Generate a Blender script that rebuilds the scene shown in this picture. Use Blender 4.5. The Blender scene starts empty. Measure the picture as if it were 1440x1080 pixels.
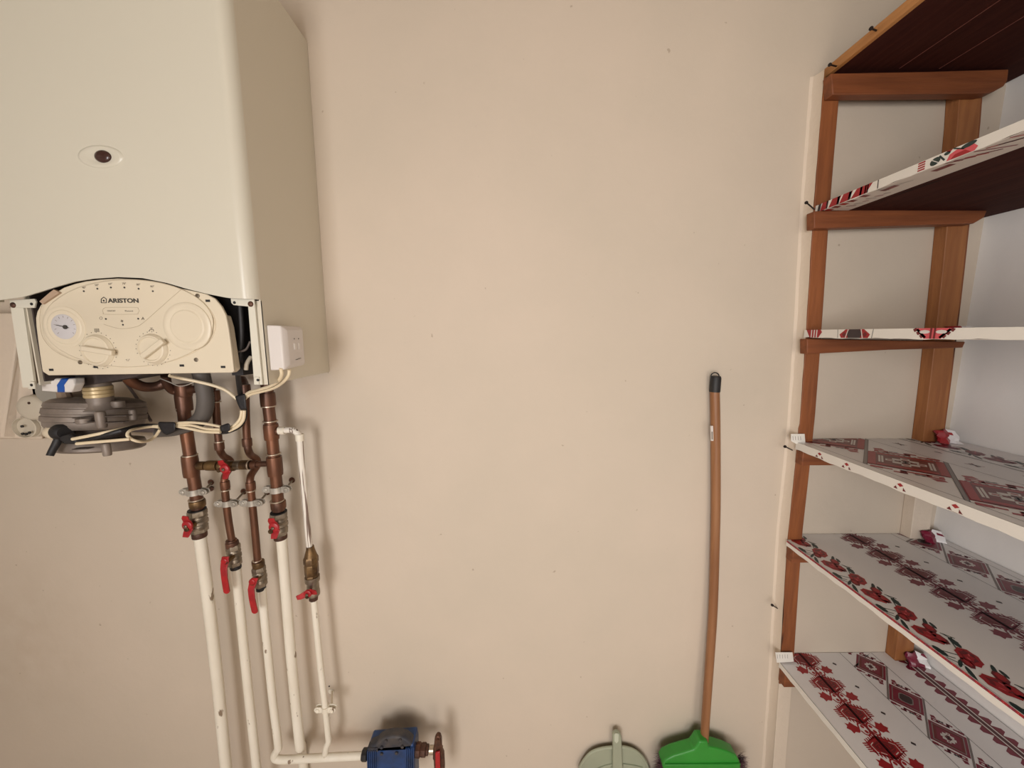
import bpy, bmesh, math, random
from mathutils import Vector, Matrix
random.seed(7)
C = bpy.context.scene.collection
SC = bpy.context.scene
# ---------------------------------------------------------------- camera
F = 515.0; PITCH = math.radians(7.74); YAW = math.radians(.55); H = 1.42
cd = bpy.data.cameras.new('camera'); cam = bpy.data.objects.new('camera', cd); C.objects.link(cam)
cd.sensor_width = 36; cd.lens = F / 1440 * 36; cd.clip_start = .02
cam.location = (0, 0, H); cam.rotation_euler = (math.pi / 2 - PITCH, 0, -YAW)
SC.camera = cam
# ---------------------------------------------------------------- light
SC.view_settings.view_transform = 'Standard'; SC.view_settings.look = 'None'
SC.view_settings.gamma = 1; SC.view_settings.use_curve_mapping = False
SC.view_settings.exposure = -0.12
w = bpy.data.worlds.new('sky'); SC.world = w; w.use_nodes = True
w.node_tree.nodes['Background'].inputs[0].default_value = (.9, .92, 1, 1)
w.node_tree.nodes['Background'].inputs[1].default_value = .6
def area(name, loc, direction, sx, sy, power, col):
    l = bpy.data.lights.new(name, 'AREA'); l.shape = 'RECTANGLE'; l.size = sx; l.size_y = sy
    l.energy = power; l.color = col
    o = bpy.data.objects.new(name, l); C.objects.link(o); o.location = loc
    o.rotation_euler = Vector(direction).to_track_quat('-Z', 'Y').to_euler(); return o
area('window_daylight', (-.56, -1.40, 1.26), (.88, 1, -.12), .75, 1.15, 39, (.99, .965, .96))
area('door_daylight', (.60, -1.42, 1.05), (-.25, 1, 0), .75, 1.7, 15, (1, .88, .76))
area('ceiling_lamp_glow', (-.2, -.7, 2.62), (0, .25, -1), .3, .3, 1, (1, .80, .55))

# ---------------------------------------------------------------- helpers
def ray(x, y):
    a = (x - 720) / F; b = (540 - y) / F
    Y = math.cos(PITCH) + b * math.sin(PITCH); Z = -math.sin(PITCH) + b * math.cos(PITCH)
    return Vector((a * math.cos(YAW) + Y * math.sin(YAW), -a * math.sin(YAW) + Y * math.cos(YAW), Z))
def P(x, y, Y):
    r = ray(x, y); r *= Y / r.y; return Vector((r.x, Y, H + r.z))
def PXp(x, y, X):
    r = ray(x, y); r *= X / r.x; return Vector((X, r.y, H + r.z))
def PZp(x, y, z):
    r = ray(x, y); r *= (z - H) / r.z; return Vector((r.x, r.y, z))

def mat(name, col, rough=.6, metal=0, noise=0, nscale=20, bump=0, bscale=80, col2=None, stretch=(1, 1, 1), spec=.5, coat=0, lo=.35, hi=.65, detail=4, spots=None):
    m = bpy.data.materials.new(name); m.use_nodes = True; n = m.node_tree.nodes; L = m.node_tree.links
    b = n['Principled BSDF']; b.inputs['Base Color'].default_value = (*col, 1); b.inputs['Roughness'].default_value = rough
    b.inputs['Metallic'].default_value = metal; b.inputs['Specular IOR Level'].default_value = spec; b.inputs['Coat Weight'].default_value = coat
    if col2 or bump or spots:
        tc = n.new('ShaderNodeTexCoord'); mp = n.new('ShaderNodeMapping'); mp.inputs['Scale'].default_value = stretch
        L.new(tc.outputs['Object'], mp.inputs[0])
    out = None
    if col2:
        t = n.new('ShaderNodeTexNoise'); t.inputs['Scale'].default_value = nscale; t.inputs['Detail'].default_value = detail
        L.new(mp.outputs[0], t.inputs[0]); r = n.new('ShaderNodeMapRange'); r.inputs[1].default_value = lo; r.inputs[2].default_value = hi
        L.new(t.outputs[0], r.inputs[0]); x = n.new('ShaderNodeMix'); x.data_type = 'RGBA'
        x.inputs[6].default_value = (*col, 1); x.inputs[7].default_value = (*col2, 1); L.new(r.outputs[0], x.inputs[0]); out = x.outputs[2]
    if spots:   # (colour, scale, threshold)
        sc_, ss, th = spots
        t = n.new('ShaderNodeTexNoise'); t.inputs['Scale'].default_value = ss; t.inputs['Detail'].default_value = 3
        L.new(mp.outputs[0], t.inputs[0]); r = n.new('ShaderNodeMapRange'); r.inputs[1].default_value = th; r.inputs[2].default_value = th + .04
        L.new(t.outputs[0], r.inputs[0]); x = n.new('ShaderNodeMix'); x.data_type = 'RGBA'
        if out: L.new(out, x.inputs[6])
        else: x.inputs[6].default_value = (*col, 1)
        x.inputs[7].default_value = (*sc_, 1); L.new(r.outputs[0], x.inputs[0]); out = x.outputs[2]
    if out: L.new(out, b.inputs['Base Color'])
    if bump:
        t = n.new('ShaderNodeTexNoise'); t.inputs['Scale'].default_value = bscale; t.inputs['Detail'].default_value = 4
        L.new(mp.outputs[0], t.inputs[0]); bm = n.new('ShaderNodeBump'); bm.inputs['Strength'].default_value = bump; bm.inputs['Distance'].default_value = .003
        L.new(t.outputs[0], bm.inputs['Height']); L.new(bm.outputs[0], b.inputs['Normal'])
    return m

def tag(o, label=None, cat=None, group=None, kind=None):
    if label: o['label'] = label
    if cat: o['category'] = cat
    if group: o['group'] = group
    if kind: o['kind'] = kind
    return o
def thing(name, loc, label, cat, group=None):
    o = bpy.data.objects.new(name, None); C.objects.link(o); o.location = loc; o.empty_display_size = .05
    return tag(o, label, cat, group)

class MB:
    def __init__(s): s.v = []; s.f = []; s.mi = []; s.cur = 0
    def add(s, vs, fs):
        k = len(s.v); s.v += [Vector(v) for v in vs]; s.f += [tuple(i + k for i in f) for f in fs]; s.mi += [s.cur] * len(fs); return s
    def box(s, a, b):
        x0, y0, z0 = a; x1, y1, z1 = b
        return s.add([(x0, y0, z0), (x1, y0, z0), (x1, y1, z0), (x0, y1, z0), (x0, y0, z1), (x1, y0, z1), (x1, y1, z1), (x0, y1, z1)],
              [(0, 3, 2, 1), (4, 5, 6, 7), (0, 1, 5, 4), (1, 2, 6, 5), (2, 3, 7, 6), (3, 0, 4, 7)])
    def beam(s, p, q, wx, wy):       # box along p->q; wx along the screen-ish x, wy along the third axis
        p = Vector(p); q = Vector(q); d = (q - p).normalized()
        ref = Vector((0, 1, 0)) if abs(d.y) < .9 else Vector((0, 0, 1))
        u = d.cross(ref).normalized() * wx / 2; v = d.cross(u).normalized() * wy / 2
        vs = [p - u - v, p + u - v, p + u + v, p - u + v, q - u - v, q + u - v, q + u + v, q - u + v]
        return s.add(vs, [(0, 3, 2, 1), (4, 5, 6, 7), (0, 1, 5, 4), (1, 2, 6, 5), (2, 3, 7, 6), (3, 0, 4, 7)])
    def hull(s, lo, hi):             # two loops of equal length, capped
        n = len(lo)
        return s.add(list(lo) + list(hi), [tuple(range(n))[::-1], tuple(range(n, 2 * n))] + [(i, (i + 1) % n, n + (i + 1) % n, n + i) for i in range(n)])
    def prism(s, pts, d):            # closed loop of 3D points pushed along d
        d = Vector(d); return s.hull([Vector(p) for p in pts], [Vector(p) + d for p in pts])
    def tube(s, pts, r, seg=12, smooth=6, caps=True):
        pts = [Vector(p) for p in pts]; n0 = len(pts)
        rs = r if isinstance(r, (list, tuple)) else [r] * n0
        if smooth and n0 > 2:
            q = []; rr = []
            for i in range(n0 - 1):
                a, b, c, d = pts[max(i - 1, 0)], pts[i], pts[i + 1], pts[min(i + 2, n0 - 1)]
                for k in range(smooth):
                    t = k / smooth
                    q.append(.5 * ((2 * b) + (c - a) * t + (2 * a - 5 * b + 4 * c - d) * t * t + (3 * b - a - 3 * c + d) * t ** 3)); rr.append(rs[i] * (1 - t) + rs[i + 1] * t)
            q.append(pts[-1]); rr.append(rs[-1]); pts, rs = q, rr
        n = len(pts); vs = []; u = None
        for i in range(n):
            t = (pts[min(i + 1, n - 1)] - pts[max(i - 1, 0)]).normalized()
            if u is None: u = t.orthogonal().normalized()
            else:
                u = u - t * u.dot(t); u.normalize()
            v = t.cross(u)
            for k in range(seg):
                a = 2 * math.pi * k / seg; vs.append(pts[i] + (u * math.cos(a) + v * math.sin(a)) * rs[i])
        fs = [(i * seg + k, i * seg + (k + 1) % seg, (i + 1) * seg + (k + 1) % seg, (i + 1) * seg + k) for i in range(n - 1) for k in range(seg)]
        if caps: fs += [tuple(range(seg))[::-1], tuple(range((n - 1) * seg, n * seg))]
        return s.add(vs, fs)
    def lathe(s, prof, o, axis=(0, 0, 1), seg=24, sx=1, sy=1, rot=0):
        o = Vector(o); t = Vector(axis).normalized(); u = t.orthogonal().normalized()
        if abs(t.z) > .95: u = Vector((1, 0, 0))
        elif abs(t.y) > .95: u = Vector((1, 0, 0))
        u = (u - t * u.dot(t)).normalized(); v = t.cross(u); vs = []
        for r, h in prof:
            for k in range(seg):
                a = 2 * math.pi * k / seg + rot; vs.append(o + t * h + u * math.cos(a) * r * sx + v * math.sin(a) * r * sy)
        n = len(prof)
        fs = [(i * seg + k, i * seg + (k + 1) % seg, (i + 1) * seg + (k + 1) % seg, (i + 1) * seg + k) for i in range(n - 1) for k in range(seg)]
        fs += [tuple(range(seg))[::-1], tuple(range((n - 1) * seg, n * seg))]
        return s.add(vs, fs)
    def build(s, name, mats, parent=None, bevel=0, bseg=2, smooth=True, ang=35, wp=None):
        me = bpy.data.meshes.new(name); off = Vector((0, 0, 0))
        if parent is not None:
            p = parent; 
            while p is not None: off = off + Vector(p.location); p = p.parent
            vs = [v - off for v in s.v]
        else: vs = s.v
        me.from_pydata([tuple(v) for v in vs], [], s.f); 
        for m in (mats if isinstance(mats, (list, tuple)) else [mats]): me.materials.append(m)
        for p_, i in zip(me.polygons, s.mi): p_.material_index = i
        bm = bmesh.new(); bm.from_mesh(me); bmesh.ops.recalc_face_normals(bm, faces=bm.faces); bm.to_mesh(me); bm.free()
        if smooth:
            me.polygons.foreach_set('use_smooth', [True] * len(me.polygons)); me.set_sharp_from_angle(angle=math.radians(ang))
        o = bpy.data.objects.new(name, me); C.objects.link(o); o.parent = parent
        if bevel:
            b = o.modifiers.new('bevel', 'BEVEL'); b.width = bevel; b.segments = bseg; b.limit_method = 'ANGLE'; b.angle_limit = math.radians(40); b.harden_normals = False
        return o

# ---------------------------------------------------------------- materials
def wall_mat():
    m = mat('painted_plaster', (.63, .535, .435), .75, col2=(.57, .495, .40), nscale=2.2, lo=.3, hi=.7, bump=.35, bscale=26, spec=.3, detail=6)
    n = m.node_tree.nodes; L = m.node_tree.links; b = n['Principled BSDF']
    src = b.inputs['Base Color'].links[0].from_socket; geo = n.new('ShaderNodeNewGeometry')
    nz = n.new('ShaderNodeTexNoise'); nz.inputs['Scale'].default_value = 14; nz.inputs['Detail'].default_value = 5; L.new(geo.outputs['Position'], nz.inputs[0])
    for pos, rad, sq, col, amt in ((P(570, 1018, 1), .07, (1, 1, 1.6), (.26, .22, .17), .35), (P(349, 640, 1), .10, (2.4, 1, .8), (.50, .37, .20), .8),  # first blotch: stain above the pump that also paints in its shadow
                                   (P(463, 985, 1), .035, (1.8, 1, 1), (.25, .17, .10), .55), (P(490, 1035, 1), .16, (.6, 1, 2.2), (.42, .29, .2), .4),
                                   (P(430, 560, 1), .12, (1, 1, 1), (.52, .40, .30), .45), (P(20, 900, 1), .35, (1, 1, .8), (.52, .42, .32), .4)):
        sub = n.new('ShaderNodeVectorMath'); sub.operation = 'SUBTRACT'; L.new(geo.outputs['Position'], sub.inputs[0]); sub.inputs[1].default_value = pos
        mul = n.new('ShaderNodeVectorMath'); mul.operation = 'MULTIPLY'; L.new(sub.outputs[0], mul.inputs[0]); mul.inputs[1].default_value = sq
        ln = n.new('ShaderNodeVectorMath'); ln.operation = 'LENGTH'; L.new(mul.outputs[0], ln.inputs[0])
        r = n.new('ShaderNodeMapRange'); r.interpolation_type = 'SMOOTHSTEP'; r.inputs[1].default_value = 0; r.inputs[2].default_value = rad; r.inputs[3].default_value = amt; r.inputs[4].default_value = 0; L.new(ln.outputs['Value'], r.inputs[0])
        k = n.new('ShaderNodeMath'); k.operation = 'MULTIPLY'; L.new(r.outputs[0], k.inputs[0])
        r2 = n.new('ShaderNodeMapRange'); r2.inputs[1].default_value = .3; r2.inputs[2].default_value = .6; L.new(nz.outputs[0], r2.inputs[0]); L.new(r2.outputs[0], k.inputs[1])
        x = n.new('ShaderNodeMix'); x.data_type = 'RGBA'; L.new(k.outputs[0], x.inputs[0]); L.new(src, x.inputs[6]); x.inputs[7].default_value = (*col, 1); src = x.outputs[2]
    # sparse pits and drips
    nz2 = n.new('ShaderNodeTexNoise'); nz2.inputs['Scale'].default_value = 42; nz2.inputs['Detail'].default_value = 2; L.new(geo.outputs['Position'], nz2.inputs[0])
    r = n.new('ShaderNodeMapRange'); r.inputs[1].default_value = .73; r.inputs[2].default_value = .76; r.inputs[4].default_value = .5; L.new(nz2.outputs[0], r.inputs[0])
    x = n.new('ShaderNodeMix'); x.data_type = 'RGBA'; L.new(r.outputs[0], x.inputs[0]); L.new(src, x.inputs[6]); x.inputs[7].default_value = (.3, .22, .15, 1)
    L.new(x.outputs[2], b.inputs['Base Color'])
    return m
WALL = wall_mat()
SIDE = mat('pale_plaster', (.87, .85, .82), .75, col2=(.83, .81, .78), nscale=3, bump=.3, bscale=24, spec=.3)
PLAST = mat('cream_paint', (.68, .58, .47), .6, bump=.5, bscale=60, spec=.3)
FLOORM = mat('floor_tile', (.62, .52, .42), .4, col2=(.55, .46, .37), nscale=6)
CEIL = mat('ceiling_paint', (.40, .33, .24), .8)
ENAMEL = mat('white_enamel', (.62, .585, .485), .28, bump=.02, bscale=9, spec=.5, spots=((.30, .22, .13), 60, .80))
ENAMEL2 = mat('side_enamel', (.64, .59, .48), .38, spec=.4, spots=((.30, .22, .13), 70, .80))  # same paint as the cover, lightened in colour to brighten the dim side
CREAM = mat('cream_plastic', (.68, .60, .46), .38, spec=.45)
CREAM2 = mat('cream_plastic_shade', (.68, .58, .43), .42, spec=.45)
STEELW = mat('painted_steel', (.66, .63, .53), .45, spots=((.3, .22, .14), 90, .74))
DARK = mat('dark_metal', (.035, .026, .024), .7, col2=(.07, .05, .045), nscale=30)
BLACK = mat('black_rubber', (.013, .012, .013), .55)
INK = mat('black_print', (.04, .035, .03), .6)
INK2 = mat('grey_print', (.20, .17, .13), .6)
DIAL = mat('dial_face', (.55, .53, .54), .35)
LENS = mat('dark_lens', (.05, .022, .018), .2)
WHITEP = mat('white_plastic', (.66, .61, .57), .4)
WHITEP2 = mat('socket_plastic', (.56, .50, .40), .5)
COPPER = mat('aged_copper', (.21, .085, .042), .38, .55, col2=(.085, .042, .028), nscale=16, stretch=(1, 1, .45), bump=.15, bscale=50, lo=.3, hi=.62)
BRASS = mat('dirty_brass', (.24, .145, .06), .42, .7, col2=(.07, .04, .022), nscale=30, bump=.3, bscale=60)
NICKEL = mat('dull_nickel', (.36, .31, .25), .36, .85, col2=(.20, .165, .12), nscale=35, bump=.15, bscale=90)
SOLDER = mat('solder', (.55, .46, .36), .35, .8)
ZINC = mat('zinc_steel', (.56, .53, .47), .35, .5, col2=(.42, .39, .34), nscale=50)
REDH = mat('red_lever', (.42, .014, .018), .4, col2=(.30, .010, .014), nscale=60, spec=.5)
WPIPE = mat('painted_pipe_white', (.82, .77, .66), .5, bump=.4, bscale=45, col2=(.76, .70, .58), nscale=18, spots=((.26, .19, .13), 55, .66), stretch=(1, 1, .35))
WPIPE2 = mat('scuffed_pipe', (.78, .73, .65), .5, bump=.4, bscale=45, spots=((.20, .14, .11), 60, .53), stretch=(2.2, 2.2, .07))
HOSE = mat('grey_hose', (.105, .092, .082), .55)
GREYP = mat('grey_conduit', (.14, .11, .105), .5)
CAST = mat('grey_cast', (.26, .215, .18), .5, .25, col2=(.19, .155, .13), nscale=30, bump=.15, bscale=70)
CASTD = mat('dark_cast', (.10, .08, .07), .5, .3)
CABLE = mat('cream_cable', (.78, .66, .46), .45)
TAPE = mat('black_tape', (.012, .011, .013), .5, bump=.5, bscale=90)
ROLL = mat('white_wrap', (.70, .66, .62), .5, bump=.4, bscale=60)
BLUE = mat('blue_band', (.01, .08, .36), .4)
PBLUE = mat('pump_blue', (.012, .05, .17), .38, col2=(.012, .03, .08), nscale=25, bump=.3, bscale=60)
PDARK = mat('pump_dark', (.025, .028, .04), .6, col2=(.07, .06, .055), nscale=40, bump=.3, bscale=60)
RUST = mat('rusty_brass', (.16, .07, .04), .5, .5, col2=(.07, .035, .025), nscale=40, bump=.4, bscale=70)
GREEN = mat('green_plastic', (.035, .30, .035), .38, col2=(.03, .24, .03), nscale=8)
SAGE = mat('sage_plastic', (.36, .385, .28), .38, col2=(.32, .34, .25), nscale=8)
BRIST = mat('bristle', (.05, .025, .035), .6, col2=(.11, .05, .06), nscale=60)
OIL = mat('white_oilcloth', (.80, .78, .77), .33, bump=.05, bscale=20, spec=.5)
OILE = mat('white_oilcloth_edge', (.76, .73, .67), .4, bump=.2, bscale=25)
def pr(name, c): return mat(name, c, .35, spec=.5)
PRINT = [pr('print_red', (.33, .012, .018)), pr('print_dark', (.035, .022, .025)), pr('print_green', (.014, .032, .03)), pr('print_crimson', (.19, .012, .035)),
         pr('print_grey', (.22, .19, .18)), pr('print_pink', (.62, .09, .11)), pr('print_white', (.66, .63, .60)), pr('print_deep', (.14, .010, .014))]
def wood(name, c1, c2, st, dark=(.05, .02, .01), knots=.70, rough=.55, spec=.4):
    return mat(name, c1, rough, col2=c2, nscale=7, stretch=st, lo=.3, hi=.7, bump=.35, bscale=14, detail=8, spots=(dark, 3.2, knots), spec=spec)
WOODV = wood('stained_pine_upright', (.30, .10, .032), (.185, .058, .020), (9, 9, .8))
WOODV2 = wood('light_pine_upright', (.38, .155, .052), (.26, .095, .032), (9, 9, .8))
WOODH = wood('stained_pine_rail', (.25, .078, .026), (.15, .044, .015), (.8, 9, 9))
WOODU = wood('dark_board', (.036, .007, .005), (.055, .013, .008), (9, .7, 9), dark=(.02, .005, .004), rough=.8, spec=.15)
WOODE = wood('board_edge_orange', (.52, .25, .085), (.38, .16, .05), (9, .8, 9))
POLE = wood('broom_wood', (.33, .155, .068), (.22, .092, .038), (7, 7, .5), knots=.68, rough=.4)
NAIL = mat('nail_iron', (.03, .022, .02), .45, .6)
FRAMEW = mat('window_frame_white', (.7, .7, .68), .4)

# ---------------------------------------------------------------- setting
XR = 1.2505; XL = -2.3; YB = -1.5; ZC = 2.7
def struct(name, mb, m, **k): return tag(mb.build(name, m, **k), kind='structure')
struct('floor', MB().box((XL, YB, -.05), (XR, 1, 0)), FLOORM)
struct('ceiling', MB().box((XL, YB, ZC), (XR, 1, ZC + .05)), CEIL)
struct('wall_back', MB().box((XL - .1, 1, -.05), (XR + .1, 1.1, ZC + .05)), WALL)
struct('wall_right', MB().box((XR, YB, -.05), (XR + .1, 1, ZC + .05)), SIDE)
struct('wall_left', MB().box((XL - .1, YB, 0), (XL, 1, ZC)), SIDE)
wr = MB()
for a, b in (((XL, 0), (-1.0, ZC)), ((-.1, 0), (.15, ZC)), ((1.05, 0), (XR, ZC)), ((-1.0, 0), (-.1, .65)), ((-1.0, 1.9), (-.1, ZC)), ((.15, 2.0), (1.05, ZC))):
    wr.box((a[0], YB - .1, a[1]), (b[0], YB, b[1]))
struct('wall_rear', wr, SIDE)
wf = MB()
for a, b in (((-1.0, .65), (-.95, 1.9)), ((-.15, .65), (-.1, 1.9)), ((-.95, .65), (-.15, .7)), ((-.95, 1.85), (-.15, 1.9)), ((-.57, .7), (-.53, 1.85))):
    wf.box((a[0], YB - .08, a[1]), (b[0], YB - .03, b[1]))
struct('window_1', wf, FRAMEW)
df = MB()
for a, b in (((.15, 0), (.21, 2)), ((.99, 0), (1.05, 2)), ((.21, 1.94), (.99, 2)), ((.21, 0), (.99, .1)), ((.58, .1), (.62, 1.94))):
    df.box((a[0], YB - .08, a[1]), (b[0], YB - .03, b[1]))
struct('door_1', df, FRAMEW)

# plastered fillet down the left side of the shelf's front upright
lp = [(1160, 104), (1145, 290), (1135, 460), (1125, 600), (1108, 760), (1096, 960), (1087, 1080)]
LP = [P(x, y, .97) for x, y in lp]; LP.append(LP[-1] + (LP[-1] - LP[-2]) * .35)
f = MB()
zs = [p.z for p in LP]
def post_x(z):
    for a, b in zip(LP, LP[1:]):
        if b.z <= z <= a.z: return b.x + (a.x - b.x) * (z - b.z) / (a.z - b.z)
    return LP[0].x if z > LP[0].z else LP[-1].x
N = 60; prof = []
for i in range(N + 1):
    z = LP[0].z + .012 - i * (LP[0].z + .012 - .0) / N; x = post_x(z); j = random.uniform(-.0012, .0012)
    prof.append([Vector((x - .014, 1.0005, z)), Vector((x - .006 + j, .9975, z)), Vector((x - .0022 + j * .6, .989, z)), Vector((x - .0006, .9722 + j * .6, z)), Vector((x - .0006, 1.0005, z))])
vs = [p for r_ in prof for p in r_]; fs = []
for i in range(N):
    for k in range(5): fs.append((i * 5 + k, i * 5 + (k + 1) % 5, (i + 1) * 5 + (k + 1) % 5, (i + 1) * 5 + k))
fs += [(0, 1, 2, 3, 4), tuple(N * 5 + k for k in (4, 3, 2, 1, 0))]
struct('trim_1', MB().add(vs, fs), PLAST)

# folded plaster boxing on the wall under the boiler's left side
bz = MB(); Yw = 1.0
A = [P(-90, 616, .955), P(2, 616, .955), P(24, 616.5, .972), P(60, 617.5, .972), P(62, 617.5, 1.0), P(-90, 616, 1.0)]
zt = P(0, 440, .96).z
B = [Vector((p.x + d, p.y, zt)) for p, d in zip(A, (0, .11, .08, .0, .0, 0))]
bz.hull(A, B); struct('trim_2', bz, PLAST, bevel=.004)

# ---------------------------------------------------------------- boiler
bX0, bX1 = -.9485, -.4885; bY = .72; bZt = 2.125
bXc = -.990
boiler = thing('wall_boiler', ((bX0 + bX1) / 2, .99, 1.32), 'large cream gas boiler hung on the wall, its lower flap missing, pipes below', 'boiler')
def arch(x):   # lower edge of the front cover, from picture columns
    pts = [(-20, 424), (0, 422), (30, 418), (55, 411), (80, 403), (105, 396), (130, 392), (165, 389.5), (200, 391), (235, 398), (262, 406), (290, 413), (320, 419), (345, 420), (380, 420)]
    q = [P(a, b, bY) for a, b in pts]
    for a, b in zip(q, q[1:]):
        if a.x <= x <= b.x: return a.z + (b.z - a.z) * (x - a.x) / (b.x - a.x)
    return q[0].z if x < q[0].x else q[-1].z
def rimprof(off):
    r = .022; pts = []
    x0, x1, y0 = bXc + off, bX1 - off, bY + off
    r -= off
    pts.append((x0, .742))
    for k in range(7):
        a = math.pi / 2 * k / 6; pts.append((x0 + r - r * math.cos(a), y0 + r - r * math.sin(a)))
    for k in range(1, 40): pts.append((x0 + r + (x1 - x0 - 2 * r) * k / 40, y0))
    for k in range(7):
        a = math.pi / 2 * k / 6; pts.append((x1 - r + r * math.sin(a), y0 + r - r * math.cos(a)))
    pts.append((x1, .742))
    return pts
po, pi_ = rimprof(0), rimprof(.003)
lo = [Vector((x, y, arch(x))) for x, y in po] + [Vector((x, y, arch(x))) for x, y in reversed(pi_)]
hi = [Vector((v.x, v.y, bZt)) for v in lo]
cv = MB(); n = len(lo); h_ = n // 2
cv.add(lo + hi, [(i, (i + 1) % n, n + (i + 1) % n, n + i) for i in range(n)] + [(i, n - 1 - i, n - 2 - i, i + 1) for i in range(h_ - 1)] + [(n + i, n + i + 1, 2 * n - 2 - i, 2 * n - 1 - i) for i in range(h_ - 1)])
cover = cv.build('front_cover', ENAMEL, boiler, ang=50)
zb = P(368, 541, .742).z
for sx, x in ((1, bX1), (-1, bX0)):
    m_ = MB(); xi = x - sx * .003
    m_.prism([(x, .742, bZt), (x, .742, zb), (x, .999, zb), (x, .999, bZt)], (-sx * .003, 0, 0))
    if sx > 0: m_.prism([(x, .742, arch(x) - .002), (x, .742, zb), (x - sx * .013, .744, zb), (x - sx * .013, .744, arch(x) - .002)], (0, .003, 0))
    m_.build('side_panel', ENAMEL2, boiler)
MB().box((bX0 + .0035, .748, 1.325), (bX0 + .0065, .99, 2.1)).build('side_shade_sheet', DARK, boiler)  # dark sheets added inside the side panels to stand for shade there
MB().box((bX1 - .0065, .762, 1.33), (bX1 - .0035, .99, 2.1)).build('side_shade_sheet', DARK, boiler)
top = MB(); top.box((bXc + .004, .7425, bZt - .003), (bX1 - .003, .999, bZt)); top.box((bXc + .022, .7235, bZt - .003), (bX1 - .022, .7425, bZt)); top.build('top_panel', ENAMEL, boiler)
ch = MB(); ch.box((bX0 + .02, .80, 1.36), (bX1 - .02, .995, 2.1)); ch.build('chassis', DARK, boiler)
MB().box((bX0 + .03, .775, 1.338), (P(62, 520, .775).x + .02, .80, 1.5)).build('inner_plate', BLACK, boiler)
MB().box((P(322, 460, .77).x, .765, 1.335), (P(338, 460, .77).x, .80, 1.5)).build('inner_plate', BLACK, boiler)
MB().tube([P(338, 430, .755), P(340, 470, .755), P(337, 510, .76)], .005).build('inner_hose', BLACK, boiler)
MB().tube([P(330, 495, .75), P(345, 492, .75), P(352, 480, .75)], .0022).build('inner_wire', CASTD, boiler)
MB().tube([P(346, 520, .76), P(347, 512, .76), P(350, 506, .765), P(353, 502, .77)], .004).build('inner_wire', WHITEP2, boiler)
tr = MB(); tr.prism([P(52, 520, .80), P(215, 520, .80), P(190, 530, .80), P(110, 544, .80), P(62, 546, .80)], (0, .12, 0)); tr.build('drip_tray', DARK, boiler)
# mounting brackets, left and right
def bracket(px, w, holes, ytop):
    f_ = MB()
    (a0, b0), (a1, b1), (c0, d0), (c1, d1) = px
    f_.prism([P(a0, b0, .738), P(a1, b1, .738), P(c1, d1, .738), P(c0, d0, .738)], (0, .004, 0))
    o = f_.build('frame_strip', STEELW, boiler); return o
bracket(((15, 433), (33, 433), (32, 545), (49, 545)), 0, 0, 0)
bracket(((349, 431), (358, 428), (357.5, 541), (369, 541)), 0, 0, 0)
for pts, hol, scr in (([(13, 422), (48, 420), (50, 424), (48, 433), (15, 433)], (44, 427.5), (18.5, 429)), ([(324, 419), (357, 419), (358, 432), (328, 429), (325, 426)], (329.5, 425.5), (352.5, 427.5)),
                      ([(42, 536), (47, 537), (49, 547), (39, 547)], (44, 541.5), None), ([(357, 530), (364, 530), (364, 541), (357, 540)], (362.5, 534.5), None)):
    m_ = MB(); m_.prism([P(x, y, .7355) for x, y in pts], (0, .0035, 0)); t_ = m_.build('fixing_tab', STEELW, boiler, bevel=.0008)
    MB().lathe([(.0028, 0), (.0028, .001)], P(*hol, .735), (0, 1, 0), 12).build('screw_hole', BLACK, boiler)
    if scr:
        MB().lathe([(.0055, 0), (.005, -.0012), (.003, -.0025)], P(*scr, .7355), (0, 1, 0), 14).build('screw', RUST, boiler)
# dark oval indicator
c = P(145.5, 220.5, bY)
MB().lathe([(.0410, .0004), (.0395, -.0012), (.034, -.0022), (.024, -.0012), (.017, .0003)], c + Vector((-.005, 0, 0)), (0, 1, 0), 40, sx=1, sy=.48).build('indicator_bezel', ENAMEL, boiler, ang=70)
MB().lathe([(.0148, .000), (.0148, -.0018), (.012, -.0038), (.007, -.0050), (.0005, -.0055)], c, (0, 1, 0), 28, sx=1, sy=.72).build('indicator_lens', LENS, boiler, ang=70)
# control panel
pa = [(59, 520), (56, 500), (53, 478), (50.5, 458), (50, 447), (52, 438), (57, 429), (64, 421), (75, 413), (90, 404), (105, 399), (120, 395.5), (140, 393), (165, 391.5), (190, 392.5), (212, 395.5), (235, 400.5), (256, 406), (275, 410), (290, 413.5), (302, 420), (311, 431), (317, 443), (320.5, 460), (323.5, 480), (326, 500), (328.5, 522), (326, 524), (68, 528), (60, 523)]
YP = .722; DP = [P(x, y, YP) for x, y in pa]
pan = MB(); pan.prism(DP, (0, .006, 0)); panel = pan.build('control_panel', CREAM, boiler, bevel=.0015)
sd = MB(); sd.prism([P(317, 443, .7285), P(322, 460, .7285), P(328, 500, .7285), P(331, 520, .7285), P(326, 524, .7285), P(68, 527, .7285), P(60, 520, .7285), P(64, 470, .7285), P(60, 440, .7285)], (0, .016, 0)); sd.build('panel_body', CREAM2, boiler, bevel=.003)
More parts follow.
